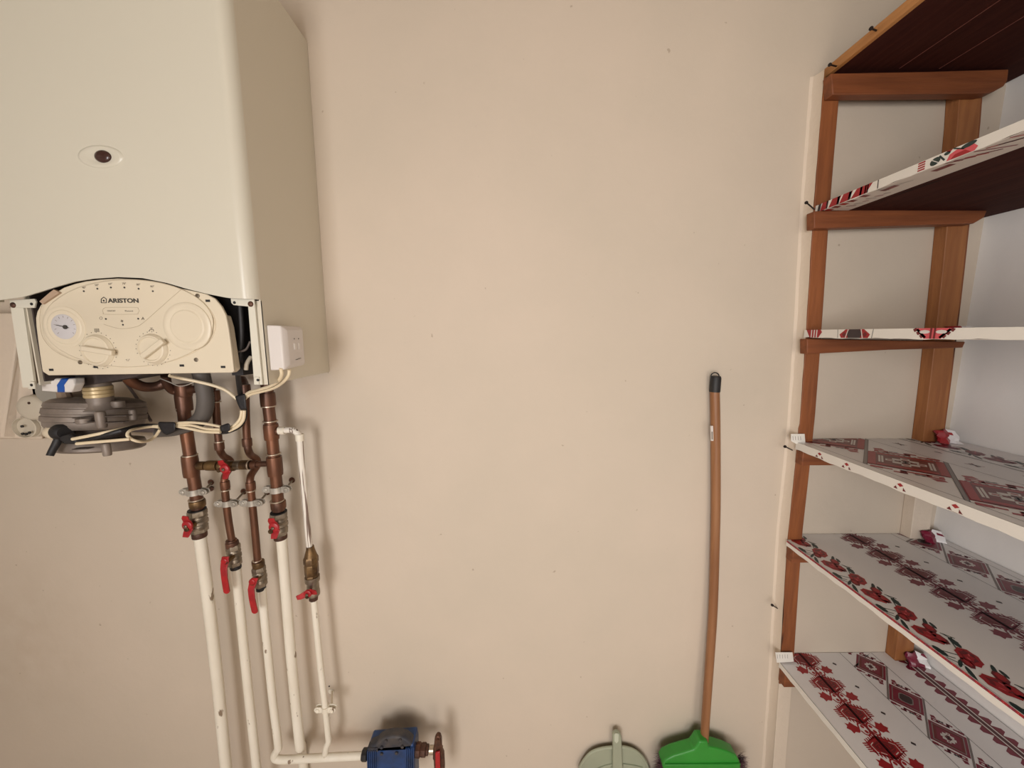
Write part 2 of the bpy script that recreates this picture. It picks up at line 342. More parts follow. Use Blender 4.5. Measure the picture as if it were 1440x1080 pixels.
# raised oval
def oval(cx, cy, rx, ry, n=64, y=YP): return [P(cx + rx * math.cos(2 * math.pi * k / n), cy + ry * math.sin(2 * math.pi * k / n), y) for k in range(n)]
ov = MB(); lo_ = oval(180, 454.5, 121, 62.3, y=YP + .0005); hi_ = oval(180, 454.5, 119.5, 61, y=YP - .0035); ov.hull(lo_, hi_)
ov.build('panel_fascia', CREAM, panel, bevel=.001)
YF = YP - .0036
gv = MB(); gv.tube([P(x, y, YP - .0002) for x, y in ((256, 408), (276, 418), (296, 437), (303, 456), (298, 474), (284, 488), (262, 500), (235, 509), (205, 514), (170, 516.5))], .0011, 6)
gv.build('fascia_groove', CREAM2, panel)
sm = MB(); sm.tube([P(x, y, YF) for x, y in ((255, 407), (240, 420), (222, 436), (205, 451), (195, 458), (182, 461.5), (168, 462), (155, 459), (146, 456))], .00035, 6)
sm.tube([P(x, y, YF) for x, y in ((64, 421), (58, 432), (56, 450), (60, 474), (75, 492), (95, 503), (120, 511), (150, 516))], .0003, 6)
a_ = [(149, 432.3), (190, 432.3), (194, 434), (195.5, 437), (194, 440), (190, 441.8), (149, 442), (145.5, 440), (144.5, 437), (145.5, 434), (149, 432.3)]
sm.tube([P(x, y, YF) for x, y in a_], .0003, 6)
sm.build('moulded_line', mat('moulded_line', (.42, .34, .23), .5), panel)
mi = MB(); mi.prism([P(74, 412, YF + .0042), P(80, 407.5, YF + .0042), P(88, 412, YF + .0042), P(64, 428, YF + .0042), P(60, 424, YF + .0042)], (0, -.0049, 0)); mi.build('broken_corner', mat('worn_plastic', (.42, .30, .21), .6), panel)
# gauge
def disc(px, r0, prof, name, m, par=panel, seg=40, y=YF): return MB().lathe(prof, P(*px, y), (0, 1, 0), seg).build(name, m, par, ang=40)
M_ = .72 / F
disc((91, 460), 0, [(.0395, .002), (.0392, -.0005), (.037, -.0011), (.033, -.0006), (.0325, -.0012), (.0300, -.002), (.0265, -.0012), (.0235, -.0012)], 'gauge_surround', CREAM)
g_ = disc((91, 459.5), 0, [(.0236, 0), (.0236, -.0018), (.0228, -.0022)], 'pressure_gauge', DIAL)
gm = MB()
for k in range(11):
    a = math.radians(-40 + 26 * k); ca, sa = math.cos(a), math.sin(a); q = P(91, 459.5, YF - .0023)
    gm.beam(q + Vector((ca * .017, 0, sa * .017)), q + Vector((ca * .0205, 0, sa * .0205)), .0007, .0002)
tag(gm.build('scale_marks', INK2, panel), kind='stuff')
nd = MB(); nd.beam(P(78.5, 457, YF - .004), P(96, 461, YF - .004), .0011, .0006); nd.lathe([(.0038, 0), (.0038, -.0015)], P(92, 460, YF - .003), (0, 1, 0), 20); nd.build('gauge_needle', INK, panel)
# round blank on the right
disc((264, 459), 0, [(.046, .001), (.0455, -.0016), (.043, -.003), (.036, -.0034), (.033, -.0018), (.031, -.0022), (.0295, -.0036), (.001, -.0036)], 'round_blank', CREAM)
for (x, y, r, ang) in ((138, 493, 21, -9.5), (215.5, 490.5, 19.5, 35)):
    rr = r * M_
    kb = disc((x, y), 0, [(rr * 1.06, .001), (rr * 1.06, -.001), (rr, -.003), (rr * .93, -.0065), (rr * .84, -.0072), (rr * .78, -.005), (rr * .3, -.005)], 'selector_knob', CREAM)
    q = P(x, y, YF - .009); a = math.radians(ang); d_ = Vector((math.cos(a), 0, math.sin(a))) * rr * .98
    g2 = MB(); g2.beam(q - d_, q + d_, .0105, .009); g2.build('knob_grip', CREAM, kb, bevel=.002)
    dots = MB()
    for k in range(22):
        if y < 492 and k in (9, 10, 11, 12): continue
        b = math.radians(k * 15.5 - 130); rad = rr * 1.2; q = P(x, y, YF)
        dots.lathe([(.00085, 0), (.00085, -.0003)], q + Vector((math.cos(b) * rad, 0, math.sin(b) * rad)), (0, 1, 0), 8)
    tag(dots.build('dial_dots', INK2, panel), kind='stuff')
for x, y in ((118, 409.5), (137, 406), (156, 404.3), (175, 404.3), (195, 406), (215, 409.5), (149, 448.5), (194.5, 448.2), (173, 456.7)):
    MB().lathe([(.0017, 0), (.0017, -.0004)], P(x, y, YF), (0, 1, 0), 10).build('indicator_light', INK, panel)
for x, y in ((72.5, 520), (135, 516), (256, 514), (314, 516), (292.5, 423)):
    s_ = MB(); s_.box(P(x - 3.4, y + 1.6, YP - .0006), P(x + 3.4, y - 1.6, YP + .001)); s_.build('slot', BLACK, panel)
for x, y in ((278, 416), (276, 506), (113, 509.5)):
    disc((x, y), 0, [(.0042, .0005), (.004, -.001), (.002, -.0014)], 'panel_screw', NICKEL, y=YP, seg=14)
# lettering
def text(s, px, h_px, Y, m, par, width=None, rotz=0, bold=.0, ax='y', name='lettering', ext=.00015):
    cu = bpy.data.curves.new('t', 'FONT'); cu.body = s; cu.align_x = 'CENTER'; cu.align_y = 'CENTER'; cu.extrude = ext; cu.offset = bold
    o = bpy.data.objects.new('t', cu); C.objects.link(o); bpy.context.view_layer.update()
    me = bpy.data.meshes.new_from_object(o.evaluated_get(bpy.context.evaluated_depsgraph_get())); bpy.data.objects.remove(o)
    xs = [v.co.x for v in me.vertices]; ys = [v.co.y for v in me.vertices]
    w0 = max(xs) - min(xs); h0 = max(ys) - min(ys); cx = (max(xs) + min(xs)) / 2; cy = (max(ys) + min(ys)) / 2
    q = P(*px, Y) if len(px) == 2 else Vector(px); sy = h_px / h0; sx = (width / w0) if width else sy
    out = MB(); vv = []
    for v in me.vertices:
        x, y, z = (v.co.x - cx) * sx, (v.co.y - cy) * sy, v.co.z
        if ax == 'y': vv.append(q + Vector((x, -z, y)))
        else: vv.append(q + Vector((z, x, y)))     # facing +X
    out.add(vv, [tuple(p.vertices) for p in me.polygons]); 
    o = out.build(name, m, par, smooth=False); return tag(o, kind='stuff')
text('ARISTON', (173, 422.7), 6.0 * M_, YF - .0004, INK, panel, width=41.5 * M_, bold=.03)
for i, (x, y) in enumerate(((118, 404.3), (136, 400.8), (155, 399), (174.5, 398.7), (194.5, 400), (214, 402.8))):
    text('%d0°' % (4 + i), (x, y), 2.7 * M_, YF - .0002, INK2, panel, width=5.2 * M_)
text('ON/OFF', (156.5, 437.2), 1.9 * M_, YF - .0002, INK2, panel, width=11 * M_)
text('Reset', (181.5, 437.2), 2.0 * M_, YF - .0002, INK2, panel, width=11 * M_)
ic = MB(); ic.tube([P(x, y, YF) for x, y in ((142.5, 425.8), (142.5, 420.5), (146, 417.8), (149.6, 420.5), (149.6, 425.8), (142.5, 425.8))], .00075, 6, 0)
ic.lathe([(.0018, 0), (.0018, -.0003)], P(146, 422.8, YF), (0, 1, 0), 10)
ic.build('house_emblem', INK, panel)
ik = MB()
for k in range(4): ik.beam(P(133.2 + k * 1.8, 462, YF), P(133.8 + k * 1.8, 467, YF), .0014, .0003)
ik.tube([P(x, y, YF) for x, y in ((209.5, 466), (211, 463.5), (216, 463.5), (216, 466))], .0007, 6, 0); ik.beam(P(213, 461, YF), P(213, 464, YF), .001, .0003); ik.beam(P(211, 461.3, YF), P(215, 461.3, YF), .001, .0003)
ik.beam(P(170, 451, YF), P(173, 452, YF), .004, .0003); ik.tube([P(199.2, 449.5, YF), P(201, 446, YF), P(203, 449.5, YF)], .0007, 6, 0); ik.beam(P(201, 446, YF), P(201, 449.5, YF), .001, .0003)
ik.tube([P(142 + 2 * math.cos(k), 447.4 + 2 * math.sin(k), YF) for k in range(7)], .0004, 6, 0)
ik.tube([P(x, y, YF) for x, y in ((176.5, 506), (178.5, 505), (178.5, 507.5), (181, 507.5), (181, 505.5), (182.5, 505))], .0004, 6, 0)
tag(ik.build('small_print', INK2, panel), kind='stuff')

# ---------------------------------------------------------------- control box on the boiler's side
XS = bX1; y0, y1 = .752, .830; zt_ = PXp(373, 457, XS).z; zb_ = PXp(380, 521, XS).z
cb = thing('control_box', (XS, .79, zb_), 'white control box with two small switches on the right side of the boiler', 'control box')
m_ = MB(); lo_ = [Vector((XS + .0003, y, z)) for y, z in ((y0, zb_), (y1, zb_ + .004), (y1, zt_), (y0, zt_))]
mid = [Vector((XS + .028, y, z)) for y, z in ((y0 + .001, zb_ + .001), (y1 - .002, zb_ + .005), (y1 - .002, zt_ - .002), (y0 + .001, zt_ - .001))]
hi_ = [Vector((XS + .034, y, z)) for y, z in ((y0 + .012, zb_ + .010), (y1 - .008, zb_ + .012), (y1 - .008, zt_ - .010), (y0 + .012, zt_ - .010))]
m_.add(lo_ + mid + hi_, [(0, 1, 2, 3), (8, 11, 10, 9)] + [(i, i + 4, (i + 1) % 4 + 4, (i + 1) % 4) for i in range(4)] + [(i + 4, i + 8, (i + 1) % 4 + 8, (i + 1) % 4 + 4) for i in range(4)])
m_.build('box_cover', WHITEP, cb, bevel=.0025, bseg=3)
for y in (.787, .803):
    s_ = MB(); zc = (zt_ + zb_) / 2 + .006; s_.box((XS + .0335, y - .0035, zc - .011), (XS + .0355, y + .0035, zc + .003)); s_.build('switch', mat('switch_plastic', (.74, .70, .66), .35), cb, bevel=.0008)
    MB().lathe([(.0013, 0), (.0013, .0006)], (XS + .034, y, zc + .012), (1, 0, 0), 10).build('indicator_light', INK, cb)
s_ = MB(); s_.beam((XS + .0342, .786, zb_ + .0195), (XS + .0342, .805, zb_ + .022), .0028, .0004); s_.build('nameplate', INK, cb)

# ---------------------------------------------------------------- pipework
YPp = .92
def pxr(px_w, Y): return px_w * Y / F / 2
def pipe(name, pts, wpx, m, par, Y=YPp, seg=16, smooth=6, nm='tube'):
    q = [P(p[0], p[1], p[2] if len(p) > 2 else Y) for p in pts]
    return MB().tube(q, pxr(wpx, Y), seg, smooth).build(nm, m, par, ang=60)
def ring(at, r, h, m, par, nm, Y=YPp, axis=(0, 0, 1), prof=None):
    q = P(at[0], at[1], Y)
    return MB().lathe(prof or [(r, -h / 2), (r * 1.04, -h * .3), (r * 1.04, h * .3), (r, h / 2)], q, axis, 20).build(nm, m, par)
def path_thing(name, p0, label, cat, group=None, Y=YPp): return thing(name, P(*p0, Y), label, cat, group)
G1 = 'copper pipes below the boiler'
A_ = path_thing('copper_pipe', (281, 715), 'thick brown copper pipe, leftmost of the copper pipes under the boiler', 'pipe', G1)
pipe('a', [(257, 549), (260, 590), (268, 645), (275, 690), (278, 716)], 15.5, COPPER, A_)
for at, r_, h, nm in (((258.5, 565), .0170, .045, 'coupling'), ((268, 655), .0172, .055, 'tee_fitting'), ((277.5, 708), .0172, .018, 'coupling')): ring(at, r_, h, COPPER if nm != 'coupling' or h > .03 else BRASS, A_, nm)
for y in (574, 640, 702): ring((258.2 + (y - 574) * .135, y), .0162, .0035, SOLDER, A_, 'solder_ring')
# upper bends joining the tee
el = path_thing('copper_bend', (230, 545), 'shiny copper bends looping under the control panel beside the grey hose', 'pipe')
pipe('a', [(178, 528, .85), (186, 537, .86), (203, 544, .88), (222, 543, .90), (236, 536, .91)], 13, COPPER, el)
pipe('a', [(233, 528, .89), (235, 540, .90), (245, 550, .915), (262, 549, .92), (290, 545, .92), (300, 545, .92)], 11, COPPER, el)
MB().lathe([(.0165, -.016), (.0175, -.012), (.0175, .012), (.0165, .016)], P(258, 549, .92), (0, 0, 1), 20).build('tee_fitting', COPPER, el)
Bp = path_thing('copper_pipe', (327, 765), 'thin copper pipe swerving behind the cross pipe, ends above a long red lever', 'pipe', G1)
pipe('a', [(302, 550), (304.5, 585), (307.5, 620), (309, 632), (314, 641, .94), (323, 647, .962), (325, 655, .966), (321, 662, .95), (316, 671, .925), (316.5, 690), (321, 730), (327, 766)], 9.5, COPPER, Bp)
for at, r_, h in (((302.5, 556), .0105, .025), ((308.5, 627), .0105, .02), ((316.5, 682), .0105, .02), ((325.5, 762), .0125, .012)): ring(at, r_, h, COPPER, Bp, 'coupling')
for at in ((303.7, 565), (308.3, 621), (317, 689), (326, 760)): ring(at, .0106, .003, SOLDER, Bp, 'solder_ring')
Cp = path_thing('copper_pipe', (363, 795), 'thin copper pipe right of the long red lever, ends above the lowest red lever', 'pipe', G1)
pipe('a', [(341, 533, .965), (344, 540, .945), (345, 552), (346, 590), (347.5, 620), (349, 632), (353, 640, .94), (361, 646, .962), (362, 654, .966), (357, 662, .95), (352, 672, .925), (353, 690), (358, 740), (363, 796)], 9.8, COPPER, Cp)
for at, r_, h in (((345, 548), .0112, .026), ((347.5, 622), .0108, .02), ((352.6, 683), .0108, .02), ((361.5, 791), .012, .012)): ring(at, r_, h, COPPER, Cp, 'coupling')
for at in ((352.8, 690), (361.5, 788)): ring(at, .0106, .003, SOLDER, Cp, 'solder_ring')
Dp = path_thing('copper_pipe', (393, 720), 'thick copper pipe below the boiler side, rightmost of the copper pipes', 'pipe', G1)
pipe('a', [(375, 536), (377, 565), (381, 600), (385, 640), (389, 680), (392, 718)], 15.5, COPPER, Dp)
for at, r_, h in (((376.8, 562), .0166, .035), ((381.5, 607), .0165, .04), ((386.5, 655), .0172, .05), ((391.5, 710), .0172, .02)): ring(at, r_, h, COPPER, Dp, 'coupling')
for at in ((377.6, 571), (380, 592), (384.5, 638), (389.8, 704)): ring(at, .0163, .0035, SOLDER, Dp, 'solder_ring')
XP = path_thing('cross_pipe', (325, 655), 'short horizontal copper pipe linking the two thick pipes', 'pipe')
pipe('a', [(277, 655), (330, 654), (379, 652)], 8.5, COPPER, XP, smooth=0)
for x, w_, r_, m_ in ((284, 10, .011, BRASS), (299, 16, .0128, BRASS), (335, 9, .0118, NICKEL), (346, 14, .012, BRASS), (358, 8, .0105, COPPER)):
    ring((x, 655 - (x - 280) * .02), r_, w_ * YPp / F, m_, XP, 'union_fitting', axis=(1, 0, 0))
ring((351, 653.5), .0125, .003, SOLDER, XP, 'solder_ring', axis=(1, 0, 0))

def lever_poly(name, m, par, pts, Y, th=.004, bevel=.0012):
    return MB().prism([P(x, y, Y) for x, y in pts], (0, -th, 0)).build(name, m, par, bevel=bevel)
def butterfly(par, piv, ang, L, W, Y):
    a = math.radians(ang); q = P(*piv, Y); ex = Vector((math.cos(a), 0, math.sin(a))); ey = Vector((-math.sin(a), 0, math.cos(a)))
    def wing(sg):
        sec = [(.0, .42, 0), (.35, .5, .002), (.7, .42, -.004), (1.0, .34, -.006)]
        vs = []; 
        for t, wd, dy in sec:
            off = .10 * math.sin(t * 3.1) * sg
            for e in (1, -1):
                for th in (0, -.0035): vs.append(q + ex * (sg * t * L) + ey * ((e * wd + off) * W) + Vector((0, dy + th, 0)))
        fs = []
        for i in range(len(sec) - 1):
            b0, b1 = i * 4, (i + 1) * 4
            fs += [(b0, b0 + 2, b1 + 2, b1), (b0 + 1, b1 + 1, b1 + 3, b0 + 3), (b0, b1, b1 + 1, b0 + 1), (b0 + 2, b0 + 3, b1 + 3, b1 + 2)]
        fs += [(0, 1, 3, 2), (len(vs) - 4, len(vs) - 2, len(vs) - 1, len(vs) - 3)]
        return vs, fs
    m_ = MB()
    for sg in (1, -1): m_.add(*wing(sg))
    m_.lathe([(W * .62, .001), (W * .62, -.004), (W * .45, -.006)], q, (0, 1, 0), 18)
    h_ = m_.build('butterfly_handle', REDH, par, bevel=.0008)
    MB().lathe([(.0042, -.005), (.0042, -.009), (.003, -.010)], q, (0, 1, 0), 6).build('handle_nut', NICKEL, par)
def valve_body(par, top, bot, r, m=NICKEL, Y=YPp, nut=True):
    a = P(*top, Y); b = P(*bot, Y); L_ = (b - a).length; ax = b - a
    MB().lathe([(r * .92, 0), (r, L_ * .04), (r, L_ * .22)], a, ax, 6, rot=.3).build('hex_nut', m, par)
    MB().lathe([(r * .82, L_ * .2), (r * .98, L_ * .27), (r * 1.0, L_ * .34), (r * .86, L_ * .39), (r * .86, L_ * .42), (r * 1.02, L_ * .47), (r * 1.03, L_ * .58), (r * .88, L_ * .63), (r * .88, L_ * .66), (r * .98, L_ * .72), (r * .95, L_ * .82)], a, ax, 24).build('valve_body', m, par)
    MB().lathe([(r * .96, L_ * .8), (r * .96, L_ * .97), (r * .85, L_)], a, ax, 6, rot=.3).build('hex_nut', m, par)
G2 = 'red handled valves on the pipes'
VA = path_thing('ball_valve', (276, 755), 'nickel ball valve with red butterfly handle, leftmost valve', 'valve', G2)
valve_body(VA, (277, 717), (280, 748), .0215); ring((280.5, 751.5), .0165, .014, RUST, VA, 'lower_nut'); ring((277, 716.5), .0195, .003, BLACK, VA, 'seal')
butterfly(VA, (264.5, 738.5), 84, .0285, .021, .885); MB().lathe([(.007, 0), (.006, -.035)], P(278, 735, .912), (0, 1, 0), 12).build('stem', BRASS, VA)
VD = path_thing('ball_valve', (393, 757), 'nickel ball valve with red butterfly handle on the rightmost thick copper pipe', 'valve', G2)
valve_body(VD, (391.5, 720), (393.5, 752), .0205); ring((394.5, 754.5), .0155, .012, RUST, VD, 'lower_nut'); ring((391.8, 720), .0190, .003, BLACK, VD, 'seal')
butterfly(VD, (386, 741), 92, .0275, .021, .885); MB().lathe([(.007, 0), (.006, -.035)], P(392, 738, .912), (0, 1, 0), 12).build('stem', BRASS, VD)
VX = path_thing('ball_valve', (320, 663), 'small valve with bright red butterfly handle on the horizontal cross pipe', 'valve', G2)
MB().lathe([(.011, -.022), (.0135, -.018), (.0135, -.01), (.0125, -.008), (.014, 0), (.0125, .008), (.0135, .01), (.0135, .018), (.011, .022)], P(320, 655, YPp), (1, 0, 0), 20).build('valve_body', BRASS, VX)
butterfly(VX, (317, 659, )[:2], 98, .0245, .0185, .885); MB().lathe([(.006, 0), (.005, -.03)], P(320, 656, .912), (0, 1, 0), 12).build('stem', BRASS, VX)
VB = path_thing('ball_valve', (330, 797), 'nickel ball valve with long red lever hanging down, second from left', 'valve', G2)
ring((326.5, 765), .0145, .014, RUST, VB, 'upper_nut'); valve_body(VB, (327.5, 766), (331, 795), .0165); ring((331.5, 797), .0125, .010, BLACK, VB, 'lower_nut')
def long_lever(par, piv, pts, Y=.888):
    h_ = MB(); q = [P(x, y, Y + dy) for x, y, dy in pts]
    vs = []; ws = [.0088, .0098, .0084, .0078, .0080, .0080]
    for p, w_ in zip(q, ws):
        for ex in (-1, 1):
            for th in (0, -.004): vs.append(p + Vector((ex * w_, th, 0)))
    k = len(q); fs = [(0, 1, 3, 2), (4 * k - 4, 4 * k - 2, 4 * k - 1, 4 * k - 3)]
    for i in range(k - 1):
        b0, b1 = 4 * i, 4 * i + 4; fs += [(b0, b0 + 2, b1 + 2, b1), (b0 + 1, b1 + 1, b1 + 3, b0 + 3), (b0, b1, b1 + 1, b0 + 1), (b0 + 2, b0 + 3, b1 + 3, b1 + 2)]
    h_.add(vs, fs); h_.lathe([(.0088, 0), (.0088, -.005), (.006, -.007)], P(*piv, Y), (0, 1, 0), 18); h_.lathe([(.0082, 0), (.0082, -.004)], q[-1], (0, 1, 0), 16)
    h_.build('lever', REDH, par, bevel=.0012)
long_lever(VB, (317, 788), [(318, 782, 0), (317, 790, 0), (315.5, 799, -.008), (316.5, 812, -.01), (318.5, 824, -.008), (319.5, 830, -.006)])
MB().lathe([(.006, 0), (.005, -.03)], P(329, 782, .912), (0, 1, 0), 12).build('stem', BRASS, VB)
VC = path_thing('ball_valve', (366, 830), 'nickel ball valve with long red lever hanging down, lowest of the long levers', 'valve', G2)
ring((363.5, 793), .0140, .016, BRASS, VC, 'upper_nut'); valve_body(VC, (363.5, 797), (367, 824), .0165); ring((367, 826.5), .0115, .011, BLACK, VC, 'lower_nut')
long_lever(VC, (356, 817), [(359, 812, 0), (356.5, 819, 0), (354, 828, -.006), (355, 840, -.01), (357.5, 852, -.008), (359, 858, -.006)])
MB().lathe([(.006, 0), (.005, -.03)], P(365, 811, .912), (0, 1, 0), 12).build('stem', BRASS, VC)
VE = path_thing('ball_valve', (440, 842), 'small valve with red handle turned sideways under brass unions, rightmost on the wall', 'valve', G2)
E0 = P(435, 766, YPp)
def lz(prof, a, b, m, nm, par, seg=20, rot=0):
    a = P(*a, YPp); b = P(*b, YPp); L_ = (b - a).length; MB().lathe([(r, t * L_) for r, t in prof], a, b - a, seg, rot=rot).build(nm, m, par)
lz([(.0095, 0), (.0105, .3), (.016, 1)], (436, 768), (437, 782), BRASS, 'reducer', VE)
lz([(.0165, 0), (.0185, .08), (.0185, .3), (.0165, .34), (.0175, .4), (.0175, .8), (.016, .85), (.017, .9), (.017, 1)], (437, 782), (439, 812), BRASS, 'union', VE, 8, .2)
lz([(.0185, 0), (.0185, .25), (.0145, .3), (.0155, .5), (.0155, .75), (.0165, .8), (.0165, 1)], (439, 810), (441, 836), NICKEL, 'valve_body', VE, 20)
lz([(.0125, 0), (.0115, 1)], (441, 836), (441, 843), RUST, 'lower_nut', VE, 8)
butterfly(VE, (433.5, 834), 16, .0275, .0165, .888); MB().lathe([(.006, 0), (.005, -.03)], P(440, 829, .912), (0, 1, 0), 12).build('stem', BRASS, VE)

G3 = 'white painted pipes running to the floor'
def wp(pts, w_, label, m=WPIPE, nm='painted_pipe', extra=None):
    t_ = path_thing(nm, pts[-1][:2], label, 'pipe', G3); pipe('a', pts, w_, m, t_); 
    return t_
wp([(281, 753), (290, 820), (304, 940), (318, 1080), (322, 1120)], 15.5, 'white painted pipe, leftmost, running from the leftmost valve to the floor')
wp([(332, 797), (338, 860), (348, 960), (361, 1080), (365, 1120)], 12.5, 'white painted pipe below the long lever of the second valve')
cpp = wp([(368, 827), (374, 890), (383, 980), (391, 1046), (390, 1054), (386, 1062), (389, 1067), (405, 1068), (460, 1065), (511, 1062.5)], 11.5, 'thin white pipe turning right at the bottom towards the blue pump')
wp([(396, 757), (402, 830), (410, 930), (421, 1040), (423, 1049, .93), (424, 1053, .96), (425, 1062, .985), (427, 1080, .985), (430, 1110, .985)], 14.5, 'thick cream pipe below the rightmost thick copper pipe')
epp = path_thing('painted_pipe', (435, 765), 'scratched white pipe elbowing right from the thick copper pipe', 'pipe', G3)
pipe('a', [(389, 606), (400, 605), (411, 605), (418, 609), (421.5, 617), (424, 650), (429, 705), (435, 768)], 8.6, WPIPE2, epp)
for at, ax in (((396, 605.5), (1, 0, 0)), ((421.5, 615), (0, 0, 1))): ring(at, .0098, .018, WPIPE, epp, 'coupling', axis=ax)
ring((390.5, 606), .0105, .008, COPPER, epp, 'collar', axis=(1, 0, 0))
wp([(441, 842), (445, 880), (451, 940), (457, 990), (461, 1030), (462, 1042), (459, 1050), (457, 1062)], 9.2, 'thin white pipe from the sideways red valve down to the horizontal pipe')

G4 = 'metal clamps holding the pipes'
def clamp(at, r, wall_at, label, m=ZINC, half=None):
    q = P(*at, YPp); t_ = thing('pipe_clamp', q, label, 'clamp', G4); hw = half or (r + .022)
    MB().lathe([(r + .0002, -.0075), (r + .0022, -.0075), (r + .0022, .0075), (r + .0002, .0075)], q, (0, 0, 1), 24).build('band', m, t_)
    for sg in (-1, 1):
        e = MB(); x = q.x + sg * (r + .0115)
        for yy in (-.0065, .0035): e.prism([(q.x + sg * r, q.y + yy, q.z - .008), (x, q.y + yy, q.z - .009), (x + sg * .008, q.y + yy, q.z - .006), (x + sg * .0105, q.y + yy, q.z), (x + sg * .008, q.y + yy, q.z + .006), (x, q.y + yy, q.z + .009), (q.x + sg * r, q.y + yy, q.z + .008)], (0, .003, 0))
        e.build('ear', m, t_, bevel=.0006)
        MB().lathe([(.0058, -.0065), (.0058, -.0095), (.0045, -.0105), (.003, -.0105), (.0022, -.0088)], (x, q.y, q.z), (0, 1, 0), 14).build('bolt', m, t_)
    if wall_at:
        p_ = P(*wall_at, 1.0); MB().tube([(q.x + r + .006, q.y + .006, q.z), p_ + Vector((0, .004, 0))], .0026, 8).build('stud', NICKEL if m is ZINC else m, t_)
        MB().lathe([(.0085, -.001), (.0085, -.002), (.006, -.003)], p_, (0, 1, 0), 14).build('washer', RUST if m is ZINC else m, t_)
clamp((273.5, 691), .0146, (297, 678), 'zinc clamp around the leftmost copper pipe, a brown stub beside its stud')
MB_ = MB().tube([P(297, 688, .99), P(297, 686, 1.0)], .006, 10)
tag(MB_.build('wall_plug', RUST), 'small rusty plug in the wall beside the leftmost clamp', 'plug')
clamp((319.5, 707.5), .0092, (343, 691), 'zinc clamp around the second copper pipe from the left')
clamp((354.5, 706.5), .0094, (376, 692), 'zinc clamp around the third copper pipe from the left')
clamp((389.5, 687.5), .0146, (411, 675), 'zinc clamp around the rightmost copper pipe, touching the scratched white pipe')
clamp((458, 996), .0086, (466, 972), 'white painted clamp low on the thin right pipe', m=WPIPE)

# ---------------------------------------------------------------- hose, conduit, cables
hs = path_thing('corrugated_hose', (270, 600), 'grey ribbed drain hose curving down from the boiler', 'hose', Y=.88)
pts = [P(x, y, Y) for x, y, Y in ((282, 522, .86), (286, 540, .865), (289, 565, .87), (284, 586, .875), (268, 599, .88), (245, 606, .885), (222, 608, .89))]
# ribbed radius along the sampled curve
q = []
for i in range(len(pts) - 1):
    a, b, c_, d = pts[max(i - 1, 0)], pts[i], pts[i + 1], pts[min(i + 2, len(pts) - 1)]
    for k in range(16):
        t = k / 16; q.append(.5 * ((2 * b) + (c_ - a) * t + (2 * a - 5 * b + 4 * c_ - d) * t * t + (3 * b - a - 3 * c_ + d) * t ** 3))
MB().tube(q, [(.0165 if i < 62 else .0115) + .0009 * (i % 2) for i in range(len(q))], 16, 0).build('tube', HOSE, hs, ang=70)
cd_ = path_thing('conduit', (200, 607), 'dull grey conduit running behind the taped cables', 'conduit', Y=.90)
pipe('a', [(165, 602, .9), (200, 603, .9), (250, 605, .905)], 10, GREYP, cd_, Y=.9, smooth=0)
GC = 'cream cables below the boiler'
def cable(pts, label, r=.0026, m=CABLE, Y=.85):
    q = [P(p[0], p[1], p[2] if len(p) > 2 else Y) for p in pts]
    o = MB().tube(q, r, 8, 5).build('cable', m); return tag(o, label, 'cable', GC if m is CABLE else None)
cable([(238, 528, .80), (255, 532, .82), (275, 536, .83), (300, 542, .84), (318, 549, .85), (333, 561, .855)], 'cream cable drooping from the panel to the upper tape wrap', .0036)
cable([(395, 518, .752), (396, 527, .76), (391, 536, .78), (380, 543, .80), (364, 548, .82), (350, 552, .84), (342, 559, .85)], 'cream cable curving from the control box to the upper tape, upper one', .0035)
cable([(407, 520, .77), (405, 529, .775), (397, 538, .79), (384, 546, .81), (366, 551, .83), (352, 555, .845), (343, 562, .852)], 'cream cable curving from the control box to the upper tape, lower one', .0034)
cable([(340, 577), (338, 588), (331, 597), (322, 602)], 'cream cable bending down between the two tape wraps, inner one', .0033)
cable([(343.5, 577), (342, 590), (335, 599), (322, 606, .85)], 'cream cable bending down between the two tape wraps, outer one', .0036)
cable([(310, 600), (290, 596), (268, 594), (246, 595)], 'cream cable arched highest between lower tape and left tape', .0031)
cable([(310, 604), (290, 603), (268, 598), (246, 597.5)], 'cream cable running middle between lower tape and left tape', .0031)
cable([(310, 608), (288, 607), (268, 603), (246, 599)], 'cream cable sagging lowest between lower tape and left tape', .0034)
cable([(224, 599), (205, 600), (180, 601, .82), (158, 606, .79), (130, 612, .775), (102, 617.5, .775)], 'cream cable running left in front of the grey regulator, upper one', .0035)
cable([(225, 604), (218, 614), (208, 620, .83), (196, 621, .80), (184, 617, .79), (179, 611, .79), (184, 605, .80), (198, 602, .83), (214, 600), (224, 601)], 'cream cable loop hanging left of the left tape', .0031)
cable([(182, 617.5, .785), (160, 619.5, .775), (130, 622, .772), (108, 624, .772)], 'cream cable running left in front of the grey regulator, lower one', .0034)
cable([(334, 520, .80), (336, 540, .83), (339, 560, .86), (344, 577, .865), (343, 590, .865), (334, 601, .865), (312, 608, .865), (280, 603, .87), (240, 600, .87), (200, 599, .84), (170, 606, .79), (130, 617, .78), (92, 621, .785)], 'thick black cable bundled behind the cream cables', .0052, BLACK)
cable([(225, 532, .83), (240, 538, .83), (252, 543, .83), (264, 541, .83), (275, 536, .835)], 'thin grey wire looped under the panel', .0012, ZINC)
